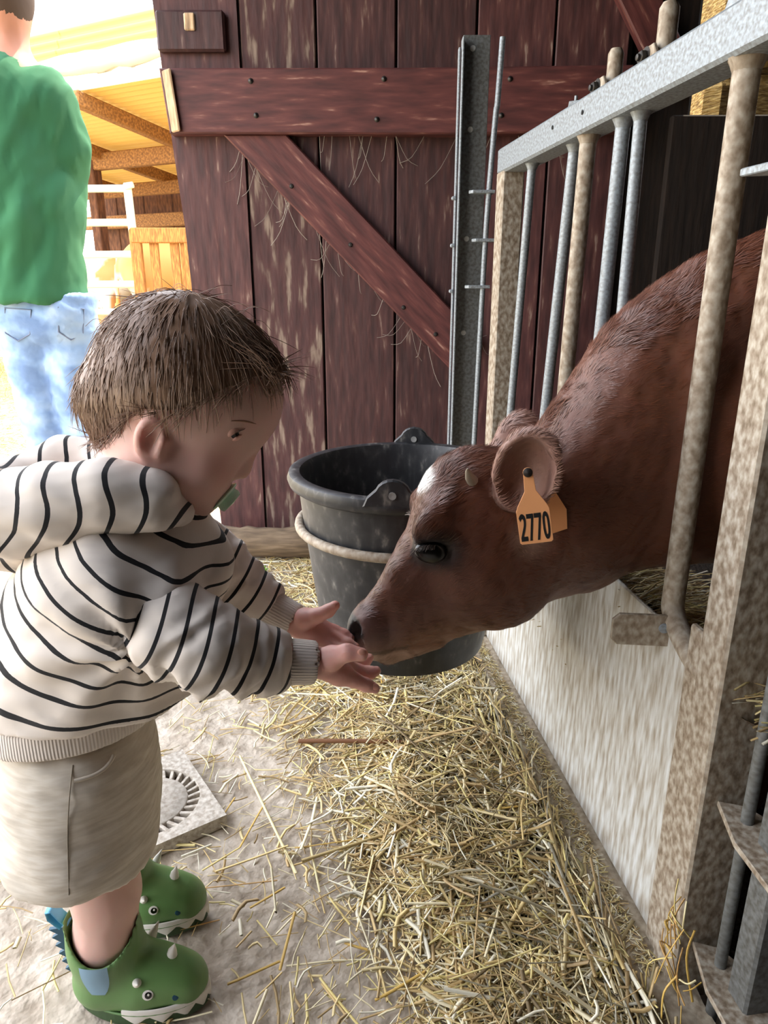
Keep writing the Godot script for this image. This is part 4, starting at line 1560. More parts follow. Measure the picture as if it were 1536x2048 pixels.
func make_hair(t: Node3D) -> void:
	var fw := Vector3(0.78, -0.62, 0).normalized()
	var up := Vector3(0.62, 0.78, 0).normalized()
	var hb := Basis(fw, up, fw.cross(up))
	var c := pz(372, 768, KZ)
	var f := Field.new()
	f.egg(c, Vector3(0.0915, 0.0875, 0.0735), hb, 0.02)
	f.orb(pz(468, 792, KZ), 0.049, 0.03)
	f.cone(pz(258, 800, KZ), pz(268, 870, KZ), 0.05, 0.040, 0.02)
	# hairline: above the ear, down the nape, across the brow
	f.cut(pz(275, 850, KZ), Vector3(0.36, -0.9, 0), 0.012)
	f.cone(pz(302, 872, KZ - 0.1), pz(302, 872, KZ + 0.1), 0.022, 0.022, 0.01, 1)
	var g := f.net(Vector3(-0.31, 0.66, -0.81), Vector3(-0.06, 0.875, -0.61), 0.0036)
	var nf := noise(141, 60.0, 3)
	g.displace(func(p, _n): return 0.0012 * nf.get_noise_3d(p.x, p.y * 0.6, p.z))
	var cap := part("hair", g, M.hair, t)
	# locks and flyaway strands
	var hr := Geo.new()
	var r := RandomNumberGenerator.new()
	r.seed = 23
	var crown := c + up * 0.085 - fw * 0.045
	for i in range(0, g.ix.size(), 3):
		if r.randf() > 0.22:
			continue
		var a := g.ix[i]
		var p := g.v[a]
		var nn := g.n[a]
		var rel := p - c
		if nn.dot(rel) < 0.0 or rel.length() < 0.062:
			continue
		var away := p - crown
		var fwdness := clampf((away.dot(fw) - 0.02) / 0.08, 0, 1)
		away = (away - nn * nn.dot(away)).normalized()
		var fall := (Vector3(0, -1, 0) + fw * 0.15) 
		fall = (fall - nn * nn.dot(fall))
		var d := (away + fall * 0.5 + Vector3(r.randf() - 0.5, r.randf() - 0.5, r.randf() - 0.5) * 0.45).normalized()
		var ln := 0.018 + 0.016 * r.randf() + 0.020 * fwdness
		var wild := r.randf() < 0.035
		var pts := []
		var q := p - nn * 0.0005
		var dd := (d + nn * (0.10 + (0.65 * r.randf() if wild else 0.0))).normalized()
		for k in 5:
			pts.append(q)
			q += dd * ln / 4.0
			var out := (q - c).normalized()
			dd = (dd - out * (0.12 if not wild else -0.02) + Vector3(0, -0.07, 0) + Vector3(r.randf() - 0.5, r.randf() - 0.5, r.randf() - 0.5) * 0.16).normalized()
		var w := 0.00026 + 0.00028 * r.randf()
		hr.tube(pts, [w, w, w * 0.9, w * 0.7, w * 0.2], 3, 1.0, Vector3.ZERO, false)
	# the fringe that sticks out over the brow
	for k in 150:
		var s0 := pz(lerpf(420, 525, r.randf()), lerpf(640, 745, r.randf()), KZ + lerpf(-0.045, 0.05, r.randf()))
		var p := c + (s0 - c).normalized() * 0.089
		p = surface_point(f, c + (s0 - c).normalized() * 0.14, c - s0)
		var e := pz(lerpf(525, 566, r.randf()), lerpf(735, 790, r.randf()), s0.z + 0.012 * (r.randf() - 0.5))
		var m := p.lerp(e, 0.55) + (p - c).normalized() * (0.008 + 0.004 * r.randf())
		var e2 := e + Vector3(r.randf() * 0.006, (r.randf() - 0.4) * 0.012, 0)
		hr.tube(smoothpath([p, m, e, e2], 3), 0.0003 if k % 3 else 0.00055, 3, 1.0, Vector3.ZERO, false)
	for k in 26:
		var s0 := pz(lerpf(260, 520, r.randf()), lerpf(590, 720, r.randf()), KZ + 0.08 * (r.randf() - 0.5))
		var p := surface_point(f, c + (s0 - c).normalized() * 0.14, c - s0)
		var o := (p - c).normalized()
		var d := (fw * (r.randf() + 0.1) + o * r.randf() * 0.9 + Vector3(0, 0, r.randf() - 0.5)).normalized()
		hr.tube(smoothpath([p, p + d * 0.014 + o * 0.003, p + d * 0.028 + Vector3(r.randf() - 0.3, -r.randf(), 0) * 0.012], 4), 0.00026, 3, 1.0, Vector3.ZERO, false)
	var st := part("strands", hr, M.hair, cap)
	st.set_meta("kind", "stuff")

func make_hoodie(t: Node3D) -> void:
	var bf := Field.new()
	bf.chain([pz(232, 1130, KZ), pz(180, 1290, KZ), pz(150, 1440, KZ), pz(145, 1510, KZ)], [0.078, 0.100, 0.103, 0.088], 0.04)
	bf.cone(pz(215, 1150, KZ + 0.075), pz(330, 1085, KZ - 0.075), 0.055, 0.052, 0.05)
	bf.cone(pz(200, 1190, KZ + 0.055), pz(292, 1215, KZ + 0.080), 0.060, 0.048, 0.05)
	bf.cone(pz(200, 1250, KZ + 0.040), pz(170, 1330, KZ + 0.020), 0.075, 0.080, 0.04)
	bf.cone(pz(330, 1060, KZ), pz(380, 1130, KZ), 0.05, 0.045, 0.04)
	bf.cone(pz(300, 1300, KZ), pz(260, 1400, KZ), 0.075, 0.065, 0.04)
	var cutp := pz(150, 1464, -0.612)
	var cutn := Vector3(0.04, -1, 0.0)
	bf.cut(cutp, cutn, 0.004)
	var g := bf.net(Vector3(-0.52, 0.30, -0.88), Vector3(-0.12, 0.68, -0.54), 0.0052)
	cloth_noise(g, 0.005, 0.002, 151)
	# soft folds that run from the armpit down the back
	var arm := pz(292, 1285, KZ + 0.10)
	g.displace(func(p, n): 
		var q: Vector3 = p - arm
		var a := atan2(q.y, -q.x)
		var w := exp(-pow(q.length() / 0.11, 2.0)) * clampf(n.z + 0.3, 0, 1)
		return 0.0055 * w * sin(a * 9.0 + q.length() * 25.0))
	g.unwrap(func(p, _n):
		var k := clampf((p.y - 0.43) / 0.20, 0, 1)
		var v: float = p.y + (0.06 + 0.85 * k) * (p.x + 0.27)
		return Vector2(p.x + p.z, v / 0.0265))
	var top := part("hoodie", g, M.stripes, t, Transform3D.IDENTITY, "white hoodie with thin black stripes")
	# ribbed waistband
	var wf := Field.new()
	wf.chain([pz(150, 1380, KZ), pz(148, 1450, KZ), pz(150, 1540, KZ)], [0.105, 0.101, 0.086], 0.02)
	wf.cut(cutp + Vector3(0, 0.002, 0), -cutn, 0.003)
	wf.cut(cutp + Vector3(0, -0.032, 0), cutn, 0.005)
	g = wf.net(Vector3(-0.52, 0.28, -0.88), Vector3(-0.16, 0.44, -0.54), 0.0045)
	var ax := pz(148, 1480, KZ)
	g.unwrap(func(p, _n): return Vector2(atan2(p.z - ax.z, p.x - ax.x) / TAU * 200.0, p.y * 10.0))
	part("waistband", g, M.rib, top)
	# sleeves with cuffs
	var arms := [
		[[pz(312, 1228, KZ + 0.088), pz(345, 1258, KZ + 0.097), pz(415, 1296, KZ + 0.100), pz(510, 1318, -0.632), pz(575, 1323, -0.640)], [0.041, 0.0425, 0.0400, 0.034, 0.0265], pz(580, 1323, -0.641), pz(632, 1325, -0.648), 0.0225],
		[[pz(375, 1095, KZ - 0.085), pz(430, 1140, KZ - 0.10), pz(475, 1180, KZ - 0.100), pz(525, 1212, -0.802), pz(545, 1222, -0.80)], [0.048, 0.043, 0.038, 0.031, 0.027], pz(545, 1221, -0.799), pz(590, 1246, -0.791), 0.0235],
	]
	for q in arms:
		var sf := Field.new()
		sf.chain(q[0], q[1], 0.018)
		var dir: Vector3 = (q[3] - q[2]).normalized()
		sf.cut(q[2], dir, 0.008)
		var lo := Vector3(9, 9, 9)
		var hi := -lo
		for p in q[0]:
			lo = lo.min(p)
			hi = hi.max(p)
		g = sf.net(lo - Vector3.ONE * 0.065, hi + Vector3.ONE * 0.065, 0.0044)
		var a0: Vector3 = q[0][0]
		var pts: Array = q[0]
		var axis: Vector3 = (pts[4] - pts[0]).normalized()
		var rw := noise(161, 16.0, 2)
		g.displace(func(p, n):
			var s := along(pts, p)
			var bend := exp(-pow((s - 0.075) / 0.05, 2.0))
			return 0.0032 * sin(s * 190.0 + 2.2 * n.z + 4.0 * rw.get_noise_3d(p.x, p.y, p.z)) * (0.35 + bend * (0.8 - 0.9 * n.y)) + 0.0022 * rw.get_noise_3d(p.x * 2.0, p.y * 2.0, p.z * 2.0))
		g.unwrap(func(p, _n):
			return Vector2(p.z, ((p - a0).dot(axis) + 0.35 * pow((p - a0).dot(axis.cross(Vector3.BACK)), 2.0) * 10.0) / 0.0222 + 0.15))
		var sl := part("sleeve", g, M.stripes, top)
		var cf := Field.new()
		cf.cone(q[2] - dir * 0.01, q[3] + dir * 0.01, q[4] + 0.0015, q[4] - 0.0005, 0.01)
		cf.cut(q[3], dir, 0.004)
		cf.cut(q[2] - dir * 0.004, -dir, 0.004)
		cf.cone(q[3] - dir * 0.004, q[3] + dir * 0.02, q[4] - 0.0035, q[4] - 0.0035, 0.002, 1)
		g = cf.net(q[2].min(q[3]) - Vector3.ONE * 0.034, q[2].max(q[3]) + Vector3.ONE * 0.034, 0.0026)
		var side := dir.cross(Vector3.UP).normalized()
		var upv := side.cross(dir)
		var cc: Vector3 = q[2]
		g.unwrap(func(p, _n): return Vector2(atan2((p - cc).dot(upv), (p - cc).dot(side)) / TAU * 44.0, p.x * 10.0))
		part("cuff", g, M.rib, top)
	# hood lying on the back: near roll, far roll, sack
	var hf := Field.new()
	var zn := KZ + 0.075
	hf.chain([pz(352, 1022, KZ + 0.045), pz(300, 1000, zn - 0.004), pz(215, 990, zn), pz(120, 1010, zn), pz(30, 1030, zn - 0.01), pz(-50, 1015, zn - 0.06)], [0.014, 0.026, 0.034, 0.038, 0.040, 0.036], 0.02)
	hf.chain([pz(-50, 1015, zn - 0.06), pz(20, 985, KZ - 0.05), pz(130, 925, KZ - 0.085), pz(235, 915, KZ - 0.075), pz(330, 960, KZ - 0.06), pz(372, 1015, KZ - 0.03)], [0.036, 0.030, 0.026, 0.020, 0.018, 0.012], 0.02)
	hf.chain([pz(-20, 1055, zn - 0.05), pz(110, 1055, KZ), pz(200, 1030, KZ)], [0.045, 0.050, 0.050], 0.03)
	hf.egg(pz(150, 965, KZ), Vector3(0.085, 0.024, 0.040), Basis(Vector3(0, 0, 1), 0.1), 0.02, 1)
	hf.orb(pz(300, 930, KZ), 0.048, 0.01, 1)
	g = hf.net(Vector3(-0.52, 0.53, -0.87), Vector3(-0.14, 0.76, -0.56), 0.0044)
	cloth_noise(g, 0.006, 0.0018, 171)
	var hx := pz(352, 1022, KZ).x
	g.unwrap(func(p, _n):
		return Vector2(p.y, (p.x - 0.35 * (p.y - 0.64) + 0.012 * sin(p.y * 55.0)) / 0.0275))
	part("hood", g, M.stripes, top)

func along(pts: Array, p: Vector3) -> float:      # distance run along a path at the point nearest to p
	var best := 1e9
	var out := 0.0
	var run := 0.0
	for i in pts.size() - 1:
		var a: Vector3 = pts[i]
		var d: Vector3 = pts[i + 1] - a
		var L := d.length()
		var h := (p - a).dot(d) / (L * L)
		var lo := -9.0 if i == 0 else 0.0
		var hi := 9.0 if i == pts.size() - 2 else 1.0
		h = clampf(h, lo, hi)
		var q := (p - a - d * h).length()
		if q < best:
			best = q
			out = run + h * L
		run += L
	return out

func boot_field(off: float) -> Field:
	var f := Field.new()
	f.grow = off
	f.chain([Vector3(0.036, 0.034, 0), Vector3(0.080, 0.036, 0), Vector3(0.126, 0.031, 0)], [0.033, 0.034, 0.029], 0.02)
	f.chain([Vector3(0.038, 0.045, 0), Vector3(0.041, 0.090, 0), Vector3(0.042, 0.150, 0)], [0.034, 0.0375, 0.044], 0.02)
	f.cone(Vector3(0.075, 0.060, 0), Vector3(0.112, 0.044, 0), 0.020, 0.023, 0.02)
	return f

func make_boot(t: Node3D, at: Vector3, yaw: float) -> void:
	var b := Node3D.new()
	b.name = "rain_boot"
	t.add_child(b, true)
	b.transform = Transform3D(Basis(Vector3.UP, yaw) * Basis.from_scale(Vector3(1.06, 1.0, 1.0)), at)
	var f := boot_field(0.0)
	f.chain([Vector3(0.038, 0.05, 0), Vector3(0.041, 0.09, 0), Vector3(0.042, 0.17, 0)], [0.028, 0.0345, 0.043], 0.004, 1)
	f.cone(Vector3(0.044, 0.150, -0.12), Vector3(0.044, 0.150, 0.12), 0.036, 0.036, 0.010, 1)
	f.cone(Vector3(0.046, 0.122, -0.12), Vector3(0.046, 0.122, 0.12), 0.021, 0.021, 0.018, 1)
	f.cut(Vector3(0.04, 0.134, 0), Vector3(0.03, 1, 0), 0.003)
	f.cut(Vector3(0, 0.010, 0), Vector3(0, -1, 0), 0.002)
	var g := f.net(Vector3(-0.014, 0.0, -0.055), Vector3(0.17, 0.145, 0.055), 0.0026)
	part("upper", g, M.boot_green, b)
	# sole: footprint outline, with the pale jagged mouth round the toe
	var out := []
	for k in 40:
		var a := TAU * k / 40.0
		var x := 0.078 + 0.0765 * cos(a)
		var w := 0.0345 + 0.003 * cos(a) - 0.003 * cos(2.0 * a)
		out.append(Vector2(x, w * sin(a) * (1.0 if absf(sin(a)) < 0.9 else 1.0)))
	g = Geo.new()
	g.prism(out, 0.016, Transform3D(Basis(Vector3.RIGHT, -PI / 2), Vector3(0, 0.008, 0)), 0.002)
	part("sole", g, M.boot_dark, b)
	g = Geo.new()
	var rows := [PackedVector3Array(), PackedVector3Array(), PackedVector3Array(), PackedVector3Array()]
	for k in 61:
		var a := lerpf(-1.75, 1.75, k / 60.0)
		var x := 0.078 + 0.0790 * cos(a)
		var z := -(0.0358 + 0.003 * cos(a) - 0.003 * cos(2.0 * a)) * sin(a)
		var zig := absf(fmod(k / 60.0 * 9.0, 1.0) * 2.0 - 1.0)
		var yb := 0.004 + 0.012 * zig
		var inn := Vector3((x - 0.078) * 0.955 + 0.078, 0, z * 0.955)
		rows[0].append(inn + Vector3(0, yb, 0))
		rows[1].append(Vector3(x, yb, z))
		rows[2].append(Vector3(x, 0.024, z))
		rows[3].append(inn + Vector3(0, 0.0255, 0))
	g.sheet(rows)
	part("mouth_band", flip_to(g, g.v[61 + 1] - Vector3(0.078, g.v[62].y, 0)), M.boot_white, b, Transform3D.IDENTITY, "white jagged mouth band round the toe")
	# pale welt above the sole
	g = Geo.new()
	var welt := []
	for k in 41:
		var a := TAU * k / 40.0
		welt.append(Vector3(0.078 + 0.077 * cos(a), 0.018, -(0.0347 + 0.003 * cos(a) - 0.003 * cos(2.0 * a)) * sin(a)))
	g.tube(welt, 0.0016, 6)
	part("welt", g, M.boot_green, b)
	# elastic gusset on each side
	for s in [1, -1]:
		g = Geo.new()
		var gf := boot_field(0.0)
		var rw := []
		for i in 9:
			var row := PackedVector3Array()
			for j in 9:
				var y := lerpf(0.098, 0.052, i / 8.0)
				var half := 0.0155 * sqrt(maxf(0.0, 1.0 - pow(maxf(0.0, i / 8.0 - 0.15) / 0.95, 2.4)))
				var x := 0.042 + lerpf(-half, half, j / 8.0)
				row.append(surface_point(gf, Vector3(x, y, 0.08 * s), Vector3(0, 0, -s)) + Vector3(0, 0, 0.0006 * s))
			rw.append(row)
		g.sheet(rw)
		part("elastic_panel", flip_to(g, Vector3(0, 0, s)), M.boot_blue, b)
	# spikes and pull tab at the back
	g = Geo.new()
	var saw := [Vector2(0.004, 0.118)]
	for k in 6:
		var y := 0.114 - 0.0125 * k
		saw.append(Vector2(-0.021 + 0.0022 * k, y - 0.002))
		saw.append(Vector2(-0.011 + 0.0022 * k, y - 0.009))
	saw.append(Vector2(0.010, 0.040))
	g.prism(saw, 0.0045, Transform3D.IDENTITY, 0.0)
	part("back_spikes", g, M.boot_spike, b)
	g = Geo.new()
	g.tube([Vector3(0.003, 0.122, 0), Vector3(-0.005, 0.132, 0), Vector3(-0.012, 0.145, 0), Vector3(-0.018, 0.143, 0), Vector3(-0.017, 0.133, 0), Vector3(-0.005, 0.119, 0)], 0.0085, 10, 0.22, Vector3(0.8, 0.6, 0))
	part("pull_tab", g, M.boot_tab, b)
	# horns, eyes, nostrils
	var gf2 := boot_field(0.0)
	for q in [[Vector3(0.116, 0.10, 0.0), Vector3(0, -1, 0.0), 0.0065, 0.017], [Vector3(0.084, 0.072, 0.08), Vector3(0, -0.2, -1), 0.0058, 0.008], [Vector3(0.084, 0.078, -0.08), Vector3(0, -0.2, 1), 0.0060, 0.018]]:
		var p := surface_point(gf2, q[0], q[1])
		var dir: Vector3 = (-q[1].normalized() * 0.9 + Vector3(0.25, 0.45, 0)).normalized()
		g = Geo.new()
		g.tube([p - dir * 0.003, p + dir * q[3] * 0.35, p + dir * q[3] * 0.8 + Vector3(0.001, 0, 0), p + dir * q[3] + Vector3(0.0015, 0, 0)], [q[2], q[2] * 0.78, q[2] * 0.28, 0.0004], 14)
		part("horn", g, M.boot_white, b)
	for s in [1, -1]:
		var q := surface_point(gf2, Vector3(0.096, 0.048, 0.08 * s), Vector3(0, 0, -s))
		var nn := Vector3(0.15, 0.35, 0.9 * s).normalized()
		var eb := Basis(Quaternion(Vector3.UP, nn))
		g = Geo.new()
		g.lathe([Vector2(0.0060, -0.002), Vector2(0.0060, 0.0006), Vector2(0, 0.0010)], 20, q, eb)
		var eye := part("eye", g, M.boot_white, b)
		g = Geo.new()
		g.lathe([Vector2(0.0040, 0.0), Vector2(0.0038, 0.0014), Vector2(0, 0.0018)], 16, q + Vector3(0.0006, 0, 0), eb)
		part("pupil", g, M.eye_dark, eye)
		g = Geo.new()
		g.lathe([Vector2(0.0013, 0.0), Vector2(0.0012, 0.0022), Vector2(0, 0.0024)], 10, q + Vector3(0.0012, 0.0016, 0), eb)
		part("highlight", g, M.boot_white, eye)
		var q2 := surface_point(gf2, Vector3(0.130, 0.038 if s > 0 else 0.042, 0.08 * s), Vector3(-0.1, 0, -s))
		g = Geo.new()
		g.lathe([Vector2(0.0036, -0.002), Vector2(0.0035, 0.0006), Vector2(0, 0.0009)], 14, q2, Basis(Quaternion(Vector3.UP, Vector3(0.45, 0.45, 0.8 * s).normalized())))
		part("nostril", g, M.boot_spike, b)

# ---------------------------------------------------------------- the man outside
func make_man() -> void:
	var z := -2.6
	var t := thing("person", "man in a green t-shirt and light blue jeans seen from behind in the yard", "person")
	var f := Field.new()
	var hc := pz(8, -8, z)
	f.egg(hc, Vector3(0.078, 0.115, 0.098), Basis.IDENTITY, 0.02)
	f.cone(pz(12, 40, z), pz(18, 130, z), 0.062, 0.066, 0.03)
	f.cone(pz(-60, 180, z), pz(95, 195, z), 0.075, 0.075, 0.05)
	f.cone(pz(20, 200, z), pz(65, 560, z), 0.13, 0.12, 0.06)
	for s in [[-105, 175, -130, 420], [118, 215, 135, 400]]:
		f.chain([pz(s[0], s[1], z), pz(s[2], s[3], z - 0.10), pz(20 + s[0] * 0.5, 400, z - 0.34)], [0.050, 0.040, 0.034], 0.03)
	f.orb(pz(48, 405, z - 0.36), 0.045, 0.03)
	for s in [[52, 74, 100], [142, 165, 185]]:
		f.chain([pz(s[0], 660, z), pz(s[1], 800, z), pz(s[2], 935, z), Vector3(pz(s[2], 935, z).x + 0.03, 0.06, z)], [0.095, 0.070, 0.055, 0.045], 0.03)
	f.cone(pz(50, 620, z), pz(120, 620, z), 0.10, 0.10, 0.04)
	var g := f.net(Vector3(-1.6, 0.0, -3.1), Vector3(-0.78, 1.85, -2.35), 0.016)
	part("body", g, mat(Color(0.80, 0.56, 0.46), 0.6), t)
	var hf := Field.new()
	hf.egg(hc + Vector3(0, 0.012, 0.004), Vector3(0.083, 0.112, 0.103), Basis.IDENTITY, 0.02)
	hf.cone(hc, pz(13, 70, -2.6), 0.080, 0.066, 0.02)
	hf.cut(pz(13, 72, -2.5), Vector3(0, -1, -0.5), 0.02)
	g = hf.net(hc - Vector3(0.12, 0.15, 0.13), hc + Vector3(0.12, 0.15, 0.13), 0.010)
	part("hair", g, mat(Color(0.32, 0.25, 0.21), 0.8), t)
	var sf := Field.new()
	sf.cone(pz(-50, 208, z), pz(90, 222, z), 0.098, 0.098, 0.05)
	sf.chain([pz(20, 220, z), pz(50, 420, z), pz(72, 610, z)], [0.160, 0.165, 0.172], 0.08)
	sf.cone(pz(-10, 210, z), pz(62, 590, z), 0.155, 0.170, 0.05)
	sf.chain([pz(100, 215, z), pz(135, 300, z - 0.02), pz(132, 380, z - 0.08)], [0.088, 0.070, 0.062], 0.04)
	sf.chain([pz(-70, 205, z), pz(-110, 300, z - 0.02), pz(-110, 380, z - 0.08)], [0.088, 0.075, 0.065], 0.04)
	sf.cut(pz(80, 604, z), Vector3(0.0, -1, 0), 0.01)
	sf.cone(pz(20, 120, z), pz(16, 60, z), 0.070, 0.066, 0.02, 1)
	g = sf.net(Vector3(-1.65, 0.70, -3.0), Vector3(-0.76, 1.68, -2.3), 0.015)
	var nf := noise(191, 4.0, 3)
	g.displace(func(p, _n): return 0.022 * nf.get_noise_3d(p.x * 2.6 - p.y * 0.9, p.y * 0.7 + p.x * 0.6, p.z) + 0.006 * sin(p.x * 60.0 - p.y * 16.0) * clampf(1.4 - p.y, 0, 1))
	part("t_shirt", g, M.tee, t)
	var jf := Field.new()
	jf.cone(pz(50, 600, z), pz(120, 600, z), 0.125, 0.125, 0.04)
	jf.cone(pz(52, 640, z + 0.03), pz(118, 640, z + 0.03), 0.105, 0.105, 0.05)
	for s in [[58, 82, 108], [138, 158, 182]]:
		jf.chain([pz(s[0], 660, z), pz(s[1], 800, z), pz(s[2], 935, z), Vector3(pz(s[2], 935, z).x + 0.03, 0.08, z)], [0.108, 0.084, 0.070, 0.066], 0.015)
	jf.cut(pz(80, 585, z), Vector3(0, 1, 0), 0.01)
	g = jf.net(Vector3(-1.6, 0.03, -2.9), Vector3(-0.78, 0.95, -2.35), 0.012)
	var wf := noise(195, 9.0, 3)
	g.displace(func(p, _n): return 0.007 * wf.get_noise_3d(p.x, p.y * 3.0 + p.x * 1.5, p.z))
	var jn := part("jeans", g, M.denim, t)
	for q in [[36, 650], [142, 648]]:
		g = Geo.new()
		var pts := []
		for c in [[-26, -34], [26, -30], [24, 18], [0, 32], [-25, 16], [-26, -34]]:
			pts.append(seen_point(jf, q[0] + c[0], q[1] + c[1], z + 0.4))
		g.tube(pts, 0.003, 5)
		part("pocket_seam", g, mat(Color(0.45, 0.50, 0.60), 0.9), jn)
	for s in [108, 182]:
		var x := pz(s, 935, z).x + 0.03
		g = Geo.new()
		g.tube([Vector3(x, 0.045, z + 0.07), Vector3(x, 0.055, z), Vector3(x, 0.042, z - 0.12), Vector3(x, 0.036, z - 0.18)], [0.036, 0.048, 0.042, 0.03], 14)
		part("shoe", g, mat(Color(0.25, 0.24, 0.24), 0.7), t)

func people_materials() -> void:
	M.skin = mat(Color.WHITE, 0.5)
	M.skin.vertex_color_use_as_albedo = true
	M.skin.subsurf_scatter_enabled = true
	M.skin.subsurf_scatter_strength = 0.15
	M.eye_dark = mat(Color(0.025, 0.018, 0.015), 0.08)
	M.eye_white = mat(Color(0.85, 0.83, 0.80), 0.2)
	M.lash = mat(Color(0.50, 0.45, 0.42), 0.5)
	M.tag = mat(Color(0.95, 0.67, 0.45), 0.45)
	M.calf_eye = mat(Color(0.012, 0.009, 0.008), 0.28)
	M.hair = mat(Color(0.50, 0.39, 0.31), 0.40)
	M.brow = mat(Color(0.62, 0.46, 0.37), 0.7)
	M.lid = mat(Color(0.85, 0.66, 0.60), 0.5)
	M.hair_dark = mat(Color(0.30, 0.22, 0.17), 0.6)
	var im := Image.create(4, 128, false, Image.FORMAT_RGB8)
	im.fill(Color(0.89, 0.85, 0.81))
	im.fill_rect(Rect2i(0, 53, 4, 21), Color(0.07, 0.07, 0.085))
	M.stripes = mat(Color.WHITE, 0.9)
	M.stripes.albedo_texture = ImageTexture.create_from_image(im)
	M.stripes.rim_enabled = true
	M.stripes.rim = 0.2
	var ri := Image.create(64, 4, false, Image.FORMAT_RGB8)
	var rh := Image.create(64, 4, false, Image.FORMAT_RGB8)
	for x in 64:
		var w := 0.5 + 0.5 * cos(TAU * x / 64.0)
		for y in 4:
			ri.set_pixel(x, y, Color(0.89, 0.85, 0.81) * lerpf(0.94, 1.0, w))
			rh.set_pixel(x, y, grey(w))
	M.rib = mat(Color.WHITE, 0.9)
	M.rib.albedo_texture = ImageTexture.create_from_image(ri)
	M.rib.heightmap_enabled = true
	M.rib.heightmap_texture = ImageTexture.create_from_image(rh)
	M.rib.heightmap_scale = 0.05
	M.shorts = grain(mat(Color.WHITE, 0.92), ntex(noise(201, 0.03, 4), [[0.2, Color(0.76, 0.72, 0.66)], [0.5, Color(0.81, 0.77, 0.71)], [0.8, Color(0.85, 0.82, 0.77)]], 256), Vector3(3, 16, 3), M.fine, 0.03)
	M.boot_green = mat(Color(0.39, 0.53, 0.31), 0.42)
	M.boot_dark = mat(Color(0.20, 0.30, 0.17), 0.55)
	M.boot_white = mat(Color(0.88, 0.86, 0.83), 0.5)
	M.boot_blue = grain(mat(Color(0.52, 0.64, 0.72), 0.8), M.fine, Vector3(60, 60, 60))
	M.boot_blue.albedo_texture = null
	M.boot_spike = mat(Color(0.13, 0.30, 0.38), 0.55)
	M.boot_tab = mat(Color(0.38, 0.66, 0.80), 0.6)
	M.mint = mat(Color(0.80, 0.93, 0.82), 0.35)
	M.tee = mat(Color(0.19, 0.42, 0.28), 0.9)
	M.denim = grain(mat(Color(0.95, 0.98, 1.0), 0.9), ntex(noise(211, 0.01, 4), [[0.2, Color(0.44, 0.53, 0.68)], [0.5, Color(0.58, 0.68, 0.82)], [0.8, Color(0.72, 0.79, 0.88)]], 256), Vector3(2.5, 2.5, 2.5), M.fine, 0.1)

# ---------------------------------------------------------------- straw
func stalk(bends: Array, flat: float) -> Geo:
	var g := Geo.new()
	var pts := []
	for k in bends.size():
		pts.append(Vector3(float(k) / (bends.size() - 1) - 0.5, bends[k].x, bends[k].y))
	return g_tube_scaled(pts, flat)

func g_tube_scaled(pts: Array, flat: float) -> Geo:
	# unit stalk: length 1 along x, half-width 1 across; the instance scales it
	var g := Geo.new()
	var sides := 5
	var rings := []
	for i in pts.size():
		var ring := []
		for j in sides + 1:
			var an := TAU * j / sides
			ring.append(g.vert(Vector3(pts[i].x, pts[i].y + sin(an) * flat, pts[i].z + cos(an)), Vector3(0, sin(an), cos(an))))
		rings.append(ring)
	for i in pts.size() - 1:
		for j in sides:
			g.face(rings[i][j], rings[i + 1][j], rings[i + 1][j + 1])
			g.face(rings[i][j], rings[i + 1][j + 1], rings[i][j + 1])
	return g

func kerb_x(z: float) -> float:
	return 0.2 + (0.323 - 0.2) * (z + 1.497) / 0.87 

func mound(x: float, z: float, nf: FastNoiseLite) -> float:
	var d := kerb_x(z) - x
	var wide := lerpf(0.30, 0.40, clampf((-0.6 - z) / 0.9, 0, 1))
	var m := clampf(1.0 - d / wide, 0, 1)
	m = m * m * (3.0 - 2.0 * m)
	if d < -0.02 or z > -0.45 or z < -2.1:
		m = 0.0
	m *= clampf((-0.40 - z) / 0.1, 0, 1)
	return maxf(0.0, m * (0.020 + 0.012 * nf.get_noise_2d(x * 9.0, z * 9.0)))

